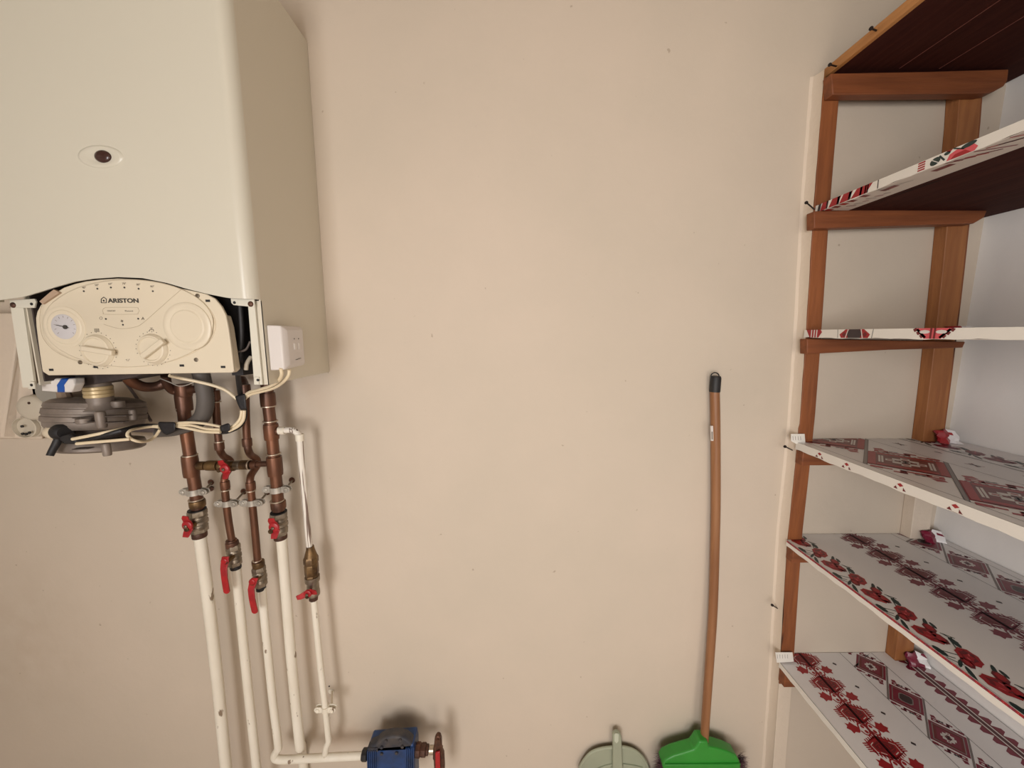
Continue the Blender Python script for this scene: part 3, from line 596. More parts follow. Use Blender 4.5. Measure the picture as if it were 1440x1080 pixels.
for pts, label in (([(330, 557), (345, 553), (347, 576), (338, 577), (334, 568)], 'black tape wrap high on the cable bundle'), ([(309, 599), (322, 594.5), (324, 599), (323.5, 606), (315, 608), (310, 606)], 'black tape wrap at the bend of the cable bundle'),
                   ([(222, 593), (247, 593.5), (247, 606), (240, 610), (234, 613), (228, 608), (223, 599)], 'wide black tape wrap on the cable bundle beside the copper pipe')):
    lo_ = [P(x, y, .838) for x, y in pts]; hi_ = [P(x, y, .872) for x, y in pts]
    tag(MB().hull(lo_, hi_).build('tape_wrap', TAPE, bevel=.004, bseg=3), label, 'tape', 'black tape wraps')

# ---------------------------------------------------------------- regulator and left fittings
RINGB = mat('ring_brass', (.52, .40, .22), .35, .25)
RG = thing('gas_regulator', P(142, 640, .87), 'round grey cast regulator with ribbed flanges and brass-ringed neck', 'regulator')
def RY(x, y, Y=.87): return P(x, y, Y)
tilt = Vector((.03, .16, 1))
S = .87 / F
MB().lathe([(.0215, 0), (.0222, .004), (.0222, .046), (.024, .054), (.032, .062)], RY(136.5, 537, .83), (0, .02, -1), 28).build('neck', CAST, RG)
for z_ in (.013, .0215, .030): MB().lathe([(.0232, -.0042), (.0244, -.003), (.0244, .003), (.0232, .0042)], RY(136.5, 537, .83) + Vector((0, 0, -z_)), (0, .02, -1), 28).build('brass_ring', RINGB, RG)
MB().lathe([(.018, 0), (.028, .006), (.038, .014), (.044, .030), (.058, .044), (.070, .050)], RY(116, 548, .89), (.12, 0, -1), 32).build('shoulder', CAST, RG)
MB().lathe([(.050, .040), (.072, .035), (.082, .028), (.084, .020), (.0825, .0185), (.0825, .0165), (.085, .015), (.086, .004), (.084, .002), (.084, -.001), (.0865, -.003), (.086, -.013), (.083, -.015), (.082, -.024), (.076, -.032), (.03, -.038)], RY(137, 582), tilt, 48).build('upper_housing', CAST, RG)
MB().lathe([(.060, .012), (.074, .010), (.077, .003), (.077, -.010), (.072, -.014), (.05, -.016)], RY(143, 623), tilt, 48).build('lower_housing', CAST, RG)
MB().lathe([(.05, .014), (.055, -.008)], RY(139, 609), tilt, 32).build('waist', CASTD, RG)
for x, y, w_, h_ in ((142, 590, .009, .018), (187, 583, .007, .012), (119, 591, .014, .006), (150, 632, .0075, .014), (166, 568, .012, .008)):
    Yb = .79 if x < 180 else .84
    if y < 570: Yb = .84
    MB().lathe([(w_ * .9, -h_), (w_, -h_ * .8), (w_, h_ * .8), (w_ * .8, h_)], P(x, y, Yb), (0, 0, 1), 16).build('flange_bolt', CAST, RG)
for x0, x1, y_ in ((98, 133, 587.5), (100, 134, 593.5), (150, 182, 585), (150, 178, 594), (106, 128, 631)):
    MB().beam(P(x0, y_, .795 if x0 > 100 else .80), P(x1, y_ - 1, .787), .0022, .012).build('rib', CASTD, RG)
hb = thing('shutoff_valve', P(84, 610, .83), 'cream capped shut-off valve with black lever under the sockets', 'valve')
MB().lathe([(.0175, .0), (.017, .008), (.012, .022), (.004, .028)], P(84, 608, .80), (-1, -.15, .1), 24).build('cap', CREAM2, hb)
MB().lathe([(.016, -.006), (.018, 0), (.0175, .012), (.013, .018)], P(85, 607, .79), (1, -.3, 0), 20).build('hub', BLACK, hb)
MB().tube([P(84, 612, .785), P(80, 622, .78), (P(74, 633, .775)), P(70, 641, .77)], [.0072, .0070, .0064, .006], 12).build('lever', BLACK, hb)
MB().prism([P(84, 613, .775), P(96, 610, .775), P(106, 617, .775), P(108, 625, .775), P(92, 625, .775), P(82, 619, .775)], (0, .012, 0)).build('clip', BLACK, hb, bevel=.003)
# rolled wrap with a blue band
rw = thing('insulation_roll', P(80, 548, .80), 'white wrapped roll with a blue band under the panel corner', 'wrap')
for x0, x1, m_, r_, nm in ((60, 82, ROLL, .0125, 'wrap'), (81.5, 93, BLUE, .0132, 'blue_band'), (92, 102, ROLL, .0122, 'wrap')):
    a = P(x0, 543 - (x0 - 60) * .01, .80); b = P(x1, 543 - (x1 - 60) * .01, .80)
    MB().prism([P(x0 + 3, 532, .765), P(x1 + 3, 532, .765), P(x1 + 2, 541, .757), P(x1 - 2, 552, .765), P(x0 - 3, 552 - (.0 if x0 > 70 else 2), .765), P(x0 - 1, 541, .757)], (0, .02, 0)).build(nm, m_, rw, bevel=.003, bseg=3)
# crumpled brown fitting
cf = thing('flare_fitting', P(95, 570, .84), 'dirty brown fitting between the wrapped roll and the regulator', 'fitting')
MB().tube([P(88, 548, .83), P(92, 560, .84), P(95, 575, .86), P(93, 588, .87)], [.010, .013, .016, .014], 10).build('elbow', RUST if False else mat('dirty_beige', (.30, .215, .15), .6, col2=(.2, .14, .1), nscale=40, bump=.5, bscale=60), cf)
MB().lathe([(.012, -.014), (.0145, -.008), (.012, 0), (.0145, .008), (.011, .014)], P(94, 567, .835), (.9, -.2, .1), 14).build('wing_nut', mat('dull_beige_nut', (.42, .33, .22), .5), cf)
MB().tube([P(76, 590, .9), P(73, 580, .9), P(78, 577, .9)], .004, 8).build('tail', BLACK, cf)
# sockets
def socket(c_, r, label, kind):
    Y = .972; t_ = thing('wall_socket', P(*c_, Y), label, 'socket', 'round sockets under the boiler'); q = P(*c_, Y - .002)
    if kind:
        MB().lathe([(.0385, 0), (.0385, -.012), (.037, -.016)], q + Vector((.0, 0, 0)), (0, 1, 0), 36, sx=1, sy=.88).build('rim', CASTD, t_)
        MB().lathe([(.0375, -.014), (.0368, -.024), (.032, -.029), (.02, -.031), (.003, -.0315)], q, (0, 1, 0), 36, sx=1, sy=.88).build('cover', WHITEP2, t_, ang=70)
        MB().lathe([(.0032, -.0305), (.0032, -.0325)], q + Vector((.006, 0, .014)), (0, 1, 0), 12).build('screw', RUST, t_)
    else:
        MB().prism([P(x, y, Y - .001) for x, y in ((36, 583), (44, 578), (62, 578), (68, 588), (66, 604), (60, 613), (40, 614), (32, 606))], (0, -.012, 0)).build('plate', WHITEP2, t_, bevel=.004)
        MB().lathe([(.034, -.012), (.0335, -.020), (.031, -.021), (.029, -.013), (.002, -.011)], q, (0, 1, 0), 36, sx=.95, sy=.82).build('socket_face', WHITEP2, t_)
        for x, z in ((-.004, .004), (-.006, -.016), (.003, -.017), (.012, -.013)):
            MB().lathe([(.0034, -.0185), (.0034, -.0215)], q + Vector((x, 0, z)), (0, 1, 0), 12).build('hole', BLACK, t_)
socket((60.5, 571), 0, 'round cream blanking cover with dark rim, above the open socket', True)
socket((47.5, 599), 0, 'open round wall socket left of the black lever', False)
MB_ = MB().lathe([(.03, 0), (.03, .02), (.02, .03)], P(66, 551, .93), (0, 1, 0), 24)
tag(MB_.build('junction_box', mat('grey_box', (.30, .28, .24), .6)), 'small grey junction box half hidden behind the white roll', 'box')
# thin bent tube along the wall right of the regulator
tag(MB().tube([P(172, 532, .985), P(190, 556, .985), P(205, 580, .985), P(212, 592, .97)], .0035, 8).build('sensor_tube', GREYP), 'thin grey tube slanting along the wall above the regulator', 'tube')

# ---------------------------------------------------------------- water pump at the bottom
PU = thing('water_pump', P(549, 1085, .92), 'dark blue water pump with domed ribbed housing on the bottom pipe', 'pump')
Yf = .895
def PB(x, y, Y=Yf): return P(x, y, Y)
bd = MB(); bd.prism([PB(517, 1052), PB(581, 1047), PB(583, 1056), PB(584, 1110), PB(516, 1110), PB(515, 1060)], (0, .05, 0)); bd.build('motor_housing', PBLUE, PU, bevel=.004)
for k in range(5):
    x = 517.5 + k * 2.6
    MB().prism([PB(x, 1054), PB(x + 1.2, 1054), PB(x + 1.2, 1110), PB(x, 1110)], (0, -.004, 0)).build('cooling_rib', PBLUE, PU)
    x = 571 + k * 2.6
    MB().prism([PB(x, 1050), PB(x + 1.2, 1050), PB(x + 1.2, 1110), PB(x, 1110)], (0, -.004, 0)).build('cooling_rib', PBLUE, PU)
dm = MB(); top_ = [PB(527, 1048), PB(533, 1042), PB(541, 1038), PB(551, 1036), PB(561, 1036.5), PB(571, 1040), PB(577, 1044.5), PB(580, 1048)]
dm.prism([PB(517, 1052)] + [PB(521, 1050)] + top_ + [PB(582, 1056), PB(517, 1059)], (0, .028, 0)); dm.build('dome', PDARK, PU, bevel=.006, bseg=3)
for x, y in ((543, 1041), (563, 1040), (537, 1050), (558, 1058), (566, 1049), (537, 1059)):
    MB().lathe([(.0046, 0), (.0046, -.004), (.003, -.0045)], PB(x, y, Yf), (0, 1, 0), 6).build('bolt', PDARK, PU)
for k in range(6): MB().box(PB(519 + k * 2.4, 1052, .893), PB(520.2 + k * 2.4, 1048, .91)).build('fin', PDARK, PU)
MB().lathe([(.014, -.008), (.0155, -.005), (.0155, .006), (.013, .008)], P(513.5, 1061, .905), (1, 0, 0), 8).build('inlet_nut', BLACK, PU)
MB().lathe([(.017, 0), (.018, .004), (.018, .012), (.015, .015), (.0165, .018), (.0165, .028), (.013, .031), (.0135, .036)], P(585, 1054.5, .91), (1, 0, 0), 8).build('outlet_union', RUST, PU)
MB().lathe([(.011, 0), (.011, .012)], P(604, 1054.5, .91), (1, 0, 0), 12).build('sleeve', SOLDER, PU)
pv = thing('ball_valve', P(616, 1085, .91), 'rusty valve with a red bar handle right of the blue pump', 'valve', G2)
MB().lathe([(.015, -.012), (.018, -.006), (.018, .006), (.015, .012)], P(616, 1058, .915), (1, 0, 0), 18).build('valve_body', RUST, pv)
MB().prism([P(x, y, .885) for x, y in ((611, 1040), (613, 1036.5), (616, 1035.5), (619, 1037), (620.5, 1042), (621, 1056), (624, 1062), (625, 1080), (624, 1110), (612, 1110), (609.5, 1070), (610, 1050))], (0, .014, 0)).build('lever_plate', RUST, pv, bevel=.003)
MB().prism([P(x, y, .883) for x, y in ((612.5, 1056), (619, 1054), (620, 1110), (613, 1110))], (0, -.006, 0)).build('red_grip', REDH, pv, bevel=.002)
MB().lathe([(.0032, -.001), (.0032, -.0045)], P(616, 1040, .885), (0, 1, 0), 12).build('pivot', RUST, pv)

# ---------------------------------------------------------------- broom
br = thing('broom', P(988, 1085, .9), 'broom with brown wooden pole and green head leaning on the wall', 'broom')
pp = [(1005, 548, .981), (1006, 600, .980), (1006.5, 700, .978), (1005, 780, .974), (1002.5, 860, .968), (998, 930, .962), (993, 1000, .955), (989.5, 1054, .950)]
MB().tube([P(*p) for p in pp], [.0123, .0124, .0124, .0123, .0122, .0120, .0118, .0116], 20).build('pole', POLE, br, ang=70)
MB().lathe([(.0134, 0), (.0138, .003), (.0138, .038), (.012, .043), (.004, .044)], P(1005, 551, .981), (0, 0, 1), 20).build('end_cap', BLACK, br)
MB().tube([P(x, y, .981) for x, y in ((999.6, 536), (999.6, 529), (1001.5, 525.5), (1005.5, 524), (1009.5, 525.5), (1011.3, 529), (1011.3, 536))], .0015, 8, 4).build('hanging_loop', BLACK, br)
MB().prism([P(x, y, .963) for x, y in ((999.6, 599), (1002.8, 599), (1003.4, 620), (1000.2, 620))], (-.0, .004, 0)).build('price_label', WHITEP, br)
MB().prism([P(x, y, .9625) for x, y in ((1000.6, 607), (1002.2, 607), (1002.4, 618), (1000.8, 618))], (-.0, .001, 0)).build('label_print', INK2, br)
hp = [(932, 1075), (936, 1069), (948, 1063), (963, 1058.5), (976, 1055), (981, 1048), (984, 1043), (996, 1043), (997, 1051), (1010, 1053), (1025, 1058), (1036, 1063), (1041, 1072), (1043, 1086), (934, 1086)]
MB().prism([P(x, y, .930) for x, y in hp], (0, .036, 0)).build('broom_head', GREEN, br, bevel=.005, bseg=3)
MB().lathe([(.0125, .035), (.0135, .0), (.016, -.03)], P(989, 1056, .948), (0, 0, 1), 20).build('pole_socket', GREEN, br)
MB().beam(P(935, 1075, .928), P(1041, 1074, .928), .004, .006).build('moulded_ridge', GREEN, br, bevel=.0015)
bs = MB(); x0 = P(930, 1080, .94).x; x1 = P(1048, 1080, .94).x; zt2 = P(988, 1082, .94).z
for k in range(1500):
    x = random.uniform(x0 + .008, x1 - .012); y = random.uniform(.936, .960); fl = (x - (x0 + x1) / 2) * .35
    L_ = .13; a = Vector((x, y, zt2 - .004)); b = Vector((x + fl * 1.0 + random.gauss(0, .006), y + random.gauss(0, .008), zt2 - L_ * random.uniform(.85, 1)))
    b.y = min(b.y, .99); d = Vector((.0006, 0, 0)); bs.add([a - d, a + d, b + d, b - d], [(0, 1, 2, 3)])
for k in range(420):   # splayed tufts curling up past the ends of the head
    sg = random.choice((-1, 1, 1)); a = Vector((x1 - .012 if sg > 0 else x0 + .010, random.uniform(.942, .962), zt2 + random.uniform(-.015, .02))); an = random.uniform(-.9, 1.1)
    L_ = random.uniform(.008, .038); b = a + Vector((sg * math.cos(an) * L_, random.uniform(-.004, .01), math.sin(an) * L_ * .8)); m2 = (a + b) / 2 + Vector((0, 0, random.uniform(0, .007)))
    d = Vector((0, 0, .0006)); bs.add([a - d, a + d, m2 + d, m2 - d, b], [(0, 1, 2, 3), (3, 2, 4)])
tag(bs.build('bristles', BRIST, br, smooth=False), kind='stuff')
# ---------------------------------------------------------------- dustpan
dp = thing('dustpan', P(865, 1090, .95), 'sage green plastic dustpan standing against the wall, handle up', 'dustpan')
op = [(817, 1076), (822, 1068), (829, 1060), (838, 1055), (850, 1052), (866, 1050.5), (880, 1051), (892, 1055), (901, 1062), (907, 1070), (911, 1080), (915, 1105), (811, 1105), (814, 1084)]
MB().prism([P(x, y, .984) for x, y in op], (0, .006, 0)).build('pan', SAGE, dp, bevel=.002)
MB().tube([P(x, y, .981) for x, y in op[-1:] + op[:12]], .0045, 10, 4).build('rim', SAGE, dp)
MB().tube([P(838, 1083, .982), P(850, 1078, .982), P(862, 1075, .982)], .003, 8).build('rib', SAGE, dp)
MB().tube([P(876, 1075, .982), P(890, 1077, .982), P(903, 1080, .982)], .003, 8).build('rib', SAGE, dp)
hn = MB(); lo_ = [P(x, y, .982) for x, y in ((860, 1090), (860.5, 1040), (860, 1028), (863, 1024.5), (866.5, 1024), (870.5, 1025.5), (872.5, 1030), (873, 1045), (875, 1090))]
hn.prism(lo_, (0, -.014, 0)); hn.build('handle', SAGE, dp, bevel=.004, bseg=3)
MB().prism([P(x, y, .9675) for x, y in ((864, 1033), (865, 1031), (869, 1031), (870, 1033), (869.5, 1042), (867, 1045), (864, 1042))], (0, -.0012, 0)).build('hanging_slot', mat('pale_highlight_plastic', (.55, .58, .46), .4), dp, bevel=.0005)

# ---------------------------------------------------------------- shelving unit
SU = thing('shelving_unit', (1.0, .98, 0), 'home-made brown timber shelving with five oilcloth-covered shelves along the right wall', 'shelving')
RP = [P(x, y, .97) for x, y in ((1351, 100), (1350, 140), (1324, 401), (1307, 550), (1285, 720), (1262, 900), (1240, 1080))]
def lin(L_, z):
    for a, b in zip(L_, L_[1:]):
        if b.z <= z <= a.z: return b.x + (a.x - b.x) * (z - b.z) / (a.z - b.z)
    return L_[0].x if z > L_[0].z else L_[-1].x + (L_[-1].x - L_[-2].x) / (L_[-2].z - L_[-1].z) * (L_[-1].z - z) * .0
def upright(L_, wd, z0, z1, m, off=0, nm='upright', y0=.97):
    k = 10; m_ = MB(); vs = []
    for i in range(k + 1):
        z = z0 + (z1 - z0) * i / k; x = lin(L_, z) + off
        vs += [(x, y0, z), (x + wd, y0, z), (x + wd, .9995, z), (x, .9995, z)]
    fs = [(0, 3, 2, 1), (4 * k, 4 * k + 1, 4 * k + 2, 4 * k + 3)] + [(4 * i + j, 4 * i + (j + 1) % 4, 4 * i + 4 + (j + 1) % 4, 4 * i + 4 + j) for i in range(k) for j in range(4)]
    return m_.add(vs, fs).build(nm, m, SU, bevel=.0015)
zend = P(1096, 962, .97).z
upright(LP, .040, zend, 2.036, WOODV)
o = upright(LP, .040, 0, zend - .0005, PLAST); tag(o, 'white painted lower upright')
z4 = 1.12; z5 = .83
upright(RP, .054, z4, 2.03, WOODV2); o = upright(RP, .054, z5, z4 - .0005, PLAST); tag(o, 'white painted rear upright section')
upright(RP, .054, 0, z5 - .0005, WOODV2)
o = upright([p + Vector((.052, 0, 0)) for p in RP], .012, z4, 2.03, WOODV, y0=.975, nm='upright')
# near uprights at the camera end of the shelves
for x in (.80, 1.19): MB().box((x, -.45, 0), (x + .045, -.41, 2.06)).build('upright', WOODV, SU, bevel=.0015)

XE = XR - .004
SH = []   # name, X front, z top, thickness
for key, cpx, th in (('s2', (1149, 289), .0105), ('s3', (1133, 464), .0190), ('s4', (1121, 622), .0195), ('s5', (1107.5, 760), .0165), ('s6', (1097, 932), .013)):
    c_ = P(*cpx, .965); SH.append((key, c_.x, c_.z, max(th, .016)))
YN = -.45
def board(xf, zt, th, m, par=SU, nm='shelf_board', inset=0):
    pu = lin(LP, zt) + .0405; ru = lin(RP, zt) - .0008
    out = [(xf + inset, YN + inset), (xf + inset, .9688), (pu + .001, .9688), (pu + .001, .9985), (ru, .9985), (ru, .9688), (ru + .067, .9688), (ru + .067, .9985), (XE, .9985), (XE, YN + inset)]
    return MB().prism([(x, y, zt - th) for x, y in out], (0, 0, th)).build(nm, m, par, bevel=.0008 if not inset else 0)
# top plain board
c1 = P(1174, 102, .965); z1 = c1.z + .0005
b1 = MB(); xf = c1.x
b1.prism([(x, y, z1) for x, y in ((xf, YN), (xf, .9985), (XE, .9985), (XE, YN))], (0, 0, .018)); tb = b1.build('shelf_board', [WOODU], SU)
e1 = MB(); e1.prism([(xf - .0105, YN, z1 - .001), (xf - .0105, .992, z1 - .001), (xf - .0002, .992, z1 - .001), (xf - .0002, YN, z1 - .001)], (0, 0, .021)); e1.build('edge_strip', WOODE, tb, bevel=.001)
bt = MB()
for (xa, ya), (xb, yb) in (((1348, 0), (1310, 33)), ((1400, 0), (1305, 62))):
    pass
# board joints seen from below
for X_ in (xf + .14, xf + .235): bt.box((X_, YN, z1 - .0012), (X_ + .0012, .95, z1))
bt.build('board_joint', mat('joint_line', (.16, .05, .035), .6), tb)
boards = {}
for key, xf, zt, th in SH:
    bd = board(xf + .0016, zt - .0012, th - .0012 if key != 's2' else .0165, WOODU, inset=0)
    cl = MB(); pu = lin(LP, zt) + .0405; ru = lin(RP, zt) - .0008
    # cloth: top sheet + front apron (a thin wrapped skin)
    out = [(xf, YN), (xf, .9686), (pu + .001, .9686), (pu + .001, .9983), (ru, .9983), (ru, .9686), (ru + .067, .9686), (ru + .067, .9983), (XE, .9983), (XE, YN)]
    cl.prism([(x, y, zt - .0011) for x, y in out], (0, 0, .0011))
    o = cl.build('oilcloth', OIL, bd)
    if key == 's2': th = .017
    # apron: slightly wavy lower edge
    n = 90; vs = []; zz = []
    for i in range(n + 1):
        y = .9686 - (.9686 - YN) * i / n; wv = .0009 * math.sin(i * 1.7) + .0008 * math.sin(i * .61) + random.uniform(-.0003, .0003)
        vs += [(xf - .0004, y, zt), (xf + .0012, y, zt), (xf + .0012, y, zt - th - .001 + wv), (xf - .0004, y, zt - th - .001 + wv)]
    fs = [(0, 1, 2, 3), (4 * n + 3, 4 * n + 2, 4 * n + 1, 4 * n)] + [(4 * i + j, 4 * i + (j + 1) % 4, 4 * i + 4 + (j + 1) % 4, 4 * i + 4 + j) for i in range(n) for j in range(4)]
    MB().add(vs, fs).build('oilcloth_edge', OILE, bd)
    # fold under the board
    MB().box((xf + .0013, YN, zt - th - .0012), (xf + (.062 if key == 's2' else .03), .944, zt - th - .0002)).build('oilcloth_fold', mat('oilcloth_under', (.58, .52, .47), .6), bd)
    boards[key] = (bd, xf, zt, th)
# rails under the shelves
def rail(px, m=WOODH, y0=.945):
    return MB().prism([P(x, y, y0) for x, y in px], (0, .0245, 0)).build('rail', m, SU, bevel=.002)
def rail_w(ztop, h, x0, x1, cut=.02, y0=.945, yd=.0245):
    return MB().prism([(x0, y0, ztop), (x1, y0, ztop), (x1, y0, ztop - h * .5), (x1 - cut, y0, ztop - h), (x0, y0, ztop - h)], (0, yd, 0)).build('rail', WOODH, SU, bevel=.002)
rail([(1169, 103), (1300, 100.5), (1419, 97), (1417, 113), (1412, 121), (1398, 128.5), (1385, 131), (1171, 133)])
rail([(1145, 296.8), (1388, 290.5), (1388, 297), (1384, 306), (1370, 314), (1145, 321)])
rail([(1135, 476.5), (1358, 480.5), (1354, 489), (1250, 492), (1135, 498)])
for key, hh, xr in (('s4', .038, .36), ('s5', .038, .36), ('s6', .045, .36)):
    bd, xf, zt, th = boards[key]; rail_w(zt - th - .0016, hh, xf + .003, xf + xr)

# ----- printed patterns
class PM(MB):
    def __init__(s, X0, zt): super().__init__(); s.X0 = X0; s.zt = zt; s.lay = 0; s.mode = 0
    def pt(s, t, u):
        if s.mode == 0: return Vector((s.X0 + t, .965 - u, s.zt + .0002 + .00012 * s.lay))
        return Vector((s.X0 - .0006 - .00012 * s.lay, .965 - u, s.zt - t))
    def ok(s, t, u):
        return t
    def poly(s, pts, c, lay=0):
        if s.mode == 0:
            tm = XE - s.X0 - .001
            if min(p[0] for p in pts) < -.0003 or max(p[0] for p in pts) > tm:
                pts = [(min(max(p[0], 0), tm), p[1]) for p in pts]
            # keep off the notches round the uprights
            pu = lin(LP, s.zt) + .042 - s.X0; ru = lin(RP, s.zt) - s.X0
            def lim(p):
                t, u = p; m = -.0325
                if t < pu or (ru - .001 < t < ru + .068): m = -.003
                return (t, max(u, m))
            pts = [lim(p) for p in pts]
        s.lay = lay; s.cur = c; s.add([s.pt(t, u) for t, u in pts], [tuple(range(len(pts)))])
    def rect(s, t0, u0, t1, u1, c, lay=0): s.poly([(t0, u0), (t1, u0), (t1, u1), (t0, u1)], c, lay)
    def line(s, t0, u0, t1, u1, w_, c, lay=0):
        d = Vector((t1 - t0, u1 - u0)); L_ = d.length or 1e-6; n_ = Vector((-d.y, d.x)) / L_ * w_ / 2
        s.poly([(t0 - n_.x, u0 - n_.y), (t1 - n_.x, u1 - n_.y), (t1 + n_.x, u1 + n_.y), (t0 + n_.x, u0 + n_.y)], c, lay)
    def ell(s, t, u, a, b, ang, c, lay=0, n=12, jag=0):
        ca, sa = math.cos(ang), math.sin(ang)
        s.poly([(t + ca * a * q * math.cos(k) - sa * b * q * math.sin(k), u + sa * a * q * math.cos(k) + ca * b * q * math.sin(k)) for k, q in ((2 * math.pi * i / n, 1 + (jag if i % 2 else -jag)) for i in range(n))], c, lay)
R_, K_, G_, CR, GY, PK, W_, DP_ = range(8)
def chain(p, tc, u0, per, n, hw=.05, c=R_):
    dk = c
    p.rect(tc - .0035, -.033, tc + .0035, u0 + per * n, c, 1); p.rect(tc - .0006, -.033, tc + .0006, u0 + per * n, K_, 6)
    for i in range(n):
        u = u0 + i * per
        for sg in (-1, 1):
            f_ = lambda t, v: (tc + sg * t * hw, u + v * per)
            p.poly([f_(1.0, .02), f_(.88, -.05), f_(.90, -.14), f_(.76, -.10), f_(.62, -.17), f_(.52, -.07), f_(.38, .02), f_(.46, .11), f_(.56, .16), f_(.72, .13), f_(.86, .18), f_(.88, .08)], c, 1)
            for pts in (((.40, .01), (.34, -.08), (.24, -.13), (.12, -.10), (.05, -.02)), ((.42, .10), (.36, .20), (.24, .24), (.12, .20), (.05, .12))):     # curled tendrils
                for a, b in zip(pts, pts[1:]): p.line(*f_(*a), *f_(*b), .0034, dk, 2)
            p.ell(tc + sg * .20 * hw, u - .02 * per, .0040, .0042, 0, dk, 2, 8); p.ell(tc + sg * .20 * hw, u + .13 * per, .0040, .0042, 0, dk, 2, 8)
            p.poly([f_(0, .24), f_(.16, .27), f_(.30, .32), f_(.44, .36), f_(.56, .40), f_(.68, .43), f_(.68, .70), f_(.56, .73), f_(.44, .77), f_(.30, .81), f_(.16, .86), f_(0, .89)], dk, 1)
            p.poly([f_(.10, .38), f_(.30, .44), f_(.44, .49), f_(.44, .62), f_(.30, .68), f_(.10, .74)], DP_, 2)
            for a, b in (((.54, .68), (.56, .50)), ((.56, .50), (.36, .43)), ((.20, .76), (.40, .70))): p.line(*f_(*a), *f_(*b), .0016, W_, 4)
            p.ell(*f_(.53, .70), .0022, .0020, 0, W_, 5, 6); p.ell(*f_(.24, .55), .0020, .0030, 0, c, 5, 6)
            p.line(*f_(.12, .46), *f_(.38, .52), .0014, c, 5); p.line(*f_(.12, .66), *f_(.38, .60), .0014, c, 5)
            for k in range(5): p.rect(tc + sg * hw * .66, u + per * (.43 + k * .055), tc + sg * hw * .86, u + per * (.462 + k * .055), dk, 1)
            for k in range(5):
                a = .10 + k * .12
                p.poly([f_(a, .31 + k * .025), f_(a + .01, .215 + k * .03), f_(a + .07, .215 + k * .03), f_(a + .07, .33 + k * .025)], dk, 1)
                p.poly([f_(a, .82 - k * .03), f_(a + .01, .925 - k * .035), f_(a + .07, .925 - k * .035), f_(a + .07, .80 - k * .03)], dk, 1)
def dots(p, t, u0, per, n):
    for i in range(n): p.poly([(t - .0052, u0 + i * per - .001), (t - .001, u0 + i * per - .005), (t + .0052, u0 + i * per), (t + .001, u0 + i * per + .005)], K_, 1)
